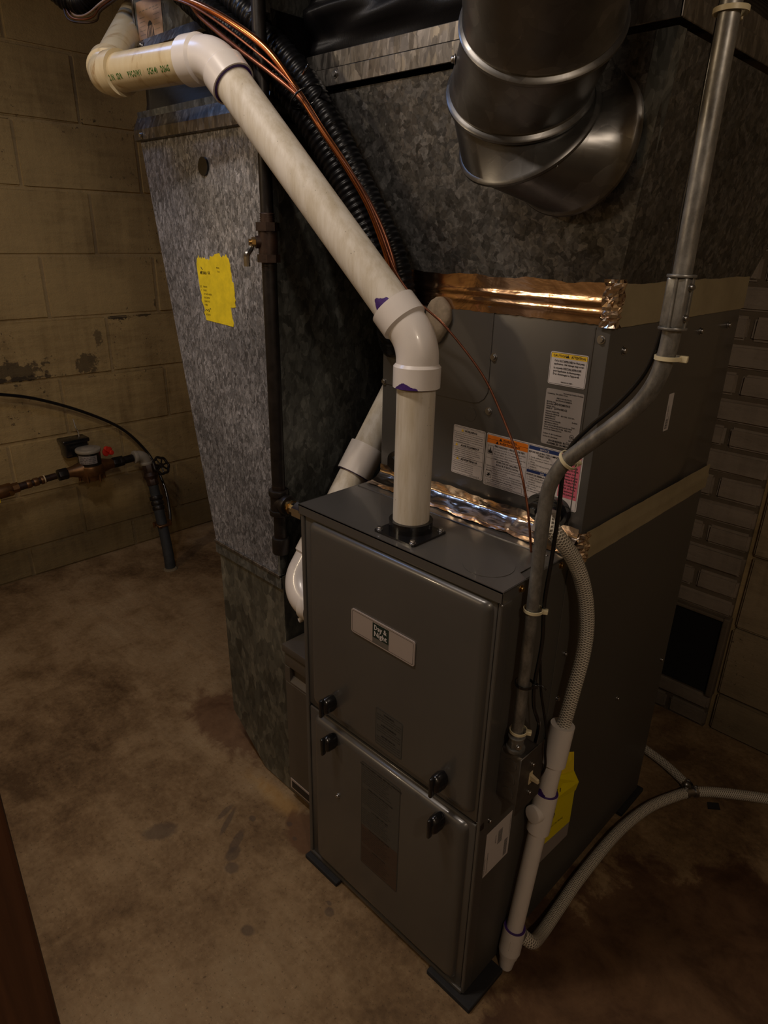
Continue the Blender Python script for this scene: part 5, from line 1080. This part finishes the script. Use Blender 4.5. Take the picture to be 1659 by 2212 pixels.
wm_ = thing('water_meter', 'bronze water meter with a grey lid and printed collar on the left wall', 'meter', (XM, 0.275, 0.38))
my = 0.285; mz = 0.452
bm = B(); cyl(bm, (XM, my, mz - .030), (XM, my, mz + .014), 0.050, 36, bev=0.008); cyl(bm, (XM, my, mz - .046), (XM, my, mz - .028), 0.042, 36, 0.048); 
for s in (-1, 1): tube(bm, [(XM, my + s * .035, mz - .004), (XM, my + s * .075, mz - .004), (XM, my + s * .098, mz - .004)], [0.033, 0.021, 0.019], 24)
for k in range(6):
    a = k * math.pi / 3 + .3; cyl(bm, (XM + .045 * math.cos(a), my + .045 * math.sin(a), mz - .052), (XM + .045 * math.cos(a), my + .045 * math.sin(a), mz - .020), 0.006, 8)
obj('meter_body', bm, 'bronze', wm_, 40)
bm = B(); cyl(bm, (XM, my, mz + .013), (XM, my, mz + .066), 0.0435, 40, bev=0.002); obj('register_collar', bm, 'black', wm_, 40)
bm = B(); cyl(bm, (XM, my, mz + .064), (XM, my, mz + .078), 0.048, 40, bev=0.004); cyl(bm, (XM, my, mz + .077), (XM, my, mz + .082), 0.030, 40, 0.022); obj('register_lid', bm, 'clear_grey', wm_, 40)
bm = B(); vv = Vector((cam_p.x - XM, cam_p.y - my, 0)).normalized(); pp = Vector((-vv.y, vv.x, 0)); n = 12; A = []; C = []
for i in range(n + 1):
    t = math.radians(-58 + 96 * i / n); q = (vv * math.cos(t) + pp * math.sin(t)) * 0.0440; A.append(bm.verts.new(Vector((XM, my, mz + .024)) + q)); C.append(bm.verts.new(Vector((XM, my, mz + .056)) + q))
for i in range(n): bm.faces.new([A[i], A[i + 1], C[i + 1], C[i]])
pl2 = obj('printed_band', bm, 'label_silver', wm_, 40); bm = B()
for k, t_ in enumerate(('TYPE II  5/8 x 3/4  GALLONS', 'LEAD FREE   MAX PRESS 150 PSI', 'MODEL 8  NSF 61  COLD WATER', 'SERIAL 0217 4418 2350')):
    put_text(bm, t_, 0.0062, (lambda k: lambda a, b: Vector((XM, my, mz + .048 - k * .0072 + b)) + (vv * math.cos(-0.92 + a / .0443) + pp * math.sin(-0.92 + a / .0443)) * 0.0443)(k), 0, True, 0.064)
obj('printing', bm, 'ink', pl2)
bm = B(); cyl(bm, (XM, my - .128, mz - .006), (XM, my - .092, mz - .005), 0.0235, 8, bev=0.003); obj('union_nut', bm, 'iron', wm_, 35); bm = B(); cyl(bm, (XM, my + .088, mz - .003), (XM, my + .118, mz - .003), 0.0225, 8, bev=0.003); obj('union_nut', bm, 'iron', wm_, 35)
bm = B(); box(bm, (-1.80, 0.215, 0.49), (-1.74, 0.305, 0.555), 0.006, 2); box(bm, (-1.805, 0.208, 0.545), (-1.735, 0.312, 0.562), 0.005, 2); obj('reader_module', bm, 'black', wm_, 40)
bm = B(); tube(bm, spline([(-1.77, 0.285, 0.56), (-1.775, 0.285, 0.585), (-1.772, 0.278, 0.60), (-1.79, 0.28, 0.63)], 6), 0.0022, 8); obj('reader_wire', bm, 'clear_grey', wm_)
bm = B()
for k, (dy, dz, r) in enumerate(((0, 0, .016), (.014, .008, .013), (.004, .014, .011), (.020, -.004, .010))): cyl(bm, (XM + .01, my + .060 + dy, mz + .050 + dz), (XM + .018 + .002 * k, my + .064 + dy, mz + .052 + dz), r, 14, bev=0.003)
obj('red_seal', bm, 'red', wm_, 40)
op = thing('outlet_pipe', 'rusty pipe and elbow leaving the water meter to the right', 'pipe', (XM, 0.42, 0.44))
bm = B(); tube(bm, [(XM, my + .116, mz - .003), (XM, 0.460, 0.452)], 0.0160, 20); cyl(bm, (XM, 0.400, 0.449), (XM, 0.418, 0.450), 0.022, 8, bev=.002); obj('nipple', bm, 'iron', op, 40)
bm = B(); P = arc_path((XM, 0.40, 0.452), (XM, 0.510, 0.455), (XM, 0.525, 0.33), 0.032, 12, 0.012, 0.012); tube(bm, P, 0.0235, 24); cyl(bm, P[0] - Vector((0, .004, 0)), P[0] + Vector((0, .010, 0)), 0.0265, 24, bev=.002); cyl(bm, P[-1], P[-1] + Vector((0, 0, .012)), 0.0265, 24, bev=.002); obj('elbow', bm, 'clear_grey', op, 40)
gv = thing('gate_valve', 'black iron gate valve with a round spoked handwheel', 'valve', (-1.685, 0.53, 0.33))
V0 = Vector((-1.697, 0.522, 0.41)); V1 = Vector((-1.640, 0.520, 0.235)); vd_ = (V1 - V0).normalized()
bm = B(); cyl(bm, V0, V0 + vd_ * .035, 0.0265, 8, bev=.003); tube(bm, [V0 + vd_ * .03, V0 + vd_ * .05, V0 + vd_ * .065], [.022, .030, .024], 24); cyl(bm, V0 + vd_ * .06, V0 + vd_ * .09, 0.0255, 8, bev=.003); obj('valve_body', bm, 'iron_rust', gv, 40)
wd = Vector((0.80, 0.22, 0.50)).normalized(); wc = Vector((-1.697, 0.528, 0.375)); 
bm = B(); cyl(bm, wc, wc + wd * .030, 0.0175, 8, bev=.002); cyl(bm, wc + wd * .028, wc + wd * .085, 0.0068, 12); obj('stem', bm, 'iron', gv, 40)
wc = wc + wd * .082; T, n_, b_ = frames([wc, wc + wd])[0]; bm = B(); RW = 0.036
tube(bm, [wc + (n_ * math.cos(i * math.pi / 18) + b_ * math.sin(i * math.pi / 18)) * (RW * (1 + 0.06 * math.cos(i * math.pi / 18 * 7))) for i in range(37)], 0.0055, 10, False); cyl(bm, wc - wd * .004, wc + wd * .006, 0.0105, 12, bev=.002)
for k in range(7): a = k * 2 * math.pi / 7 + .3; tube(bm, [wc + (n_ * math.cos(a) + b_ * math.sin(a)) * .008, wc + (n_ * math.cos(a) + b_ * math.sin(a)) * RW], 0.0035, 8)
obj('handwheel', bm, 'iron', gv, 40)
sp = thing('floor_standpipe', 'dark water pipe rising out of the concrete floor below the gate valve', 'pipe', (-1.514, 0.479, 0.0))
Q0 = V0 + vd_ * .088
bm = B(); tube(bm, spline([Q0, (-1.655, 0.519, 0.285), (-1.625, 0.513, 0.215), (-1.572, 0.500, 0.115), (-1.532, 0.487, 0.045), (-1.516, 0.480, -0.01)], 8), [.0205] * 9 + [.0215] * 32, 24); obj('pipe', bm, 'pipe_insul', sp, 40)
bm = B(); q = Vector((-1.650, 0.518, 0.272)); dn_ = Vector((0.045, -.006, -.11)).normalized()
for k in range(3): cyl(bm, q + dn_ * (.022 * k - .01), q + dn_ * (.022 * k + .008), 0.0275 - .001 * k, 20, bev=.003)
obj('compression_joint', bm, 'iron', sp, 40)
bm = B(); q = Vector((-1.603, 0.509, 0.170)); box(bm, q + Vector((-.034, -.028, -.005)), q + Vector((.030, .030, .005)), .002, 1); cyl(bm, q + Vector((.010, .032, -.012)), q + Vector((.010, .032, .016)), .0055, 8); cyl(bm, q + Vector((-.010, -.032, -.010)), q + Vector((-.010, -.032, .012)), .005, 8); obj('ground_clamp', bm, 'bronze', sp, 40)
bm = B(); rr = random.Random(3); cyl(bm, (-1.512, 0.478, -0.002), (-1.512, 0.478, 0.005), 0.034, 14, 0.024); obj('mortar_collar', bm, 'wall_back', sp)
gw = tag(obj('grounding_cable', tube(B(), spline([(-1.80, -0.35, 0.86), (-1.79, -0.05, 0.779), (-1.79, 0.038, 0.763), (-1.79, 0.16, 0.728), (-1.79, 0.324, 0.652), (-1.785, 0.465, 0.560), (-1.765, 0.548, 0.455), (-1.72, 0.570, 0.375), (-1.665, 0.572, 0.290), (-1.615, 0.555, 0.215), (-1.592, 0.541, 0.178)], 12), 0.0062, 12), 'black'), 'thin black cable curving across the left wall down to the pipe clamp', 'cable'); center_obj(gw)
# ================================================================== wooden post close to the camera
ps = tag(obj('wooden_post', box(B(), (0.411, -0.724, 0.0), (0.500, -0.634, 2.28), 0.004, 2), 'wood'), 'reddish-brown stained wooden post at the lower left corner, very close', 'post'); center_obj(ps)
# ================================================================== ceiling joists
for i in range(7):
    x = -1.6 + i * 0.55; bm = B(); box(bm, (x, -2.7, 2.2), (x + 0.04, 1.13, 2.28)); tag(obj('trim_%d' % (i + 1), bm, 'joist'), kind='structure')
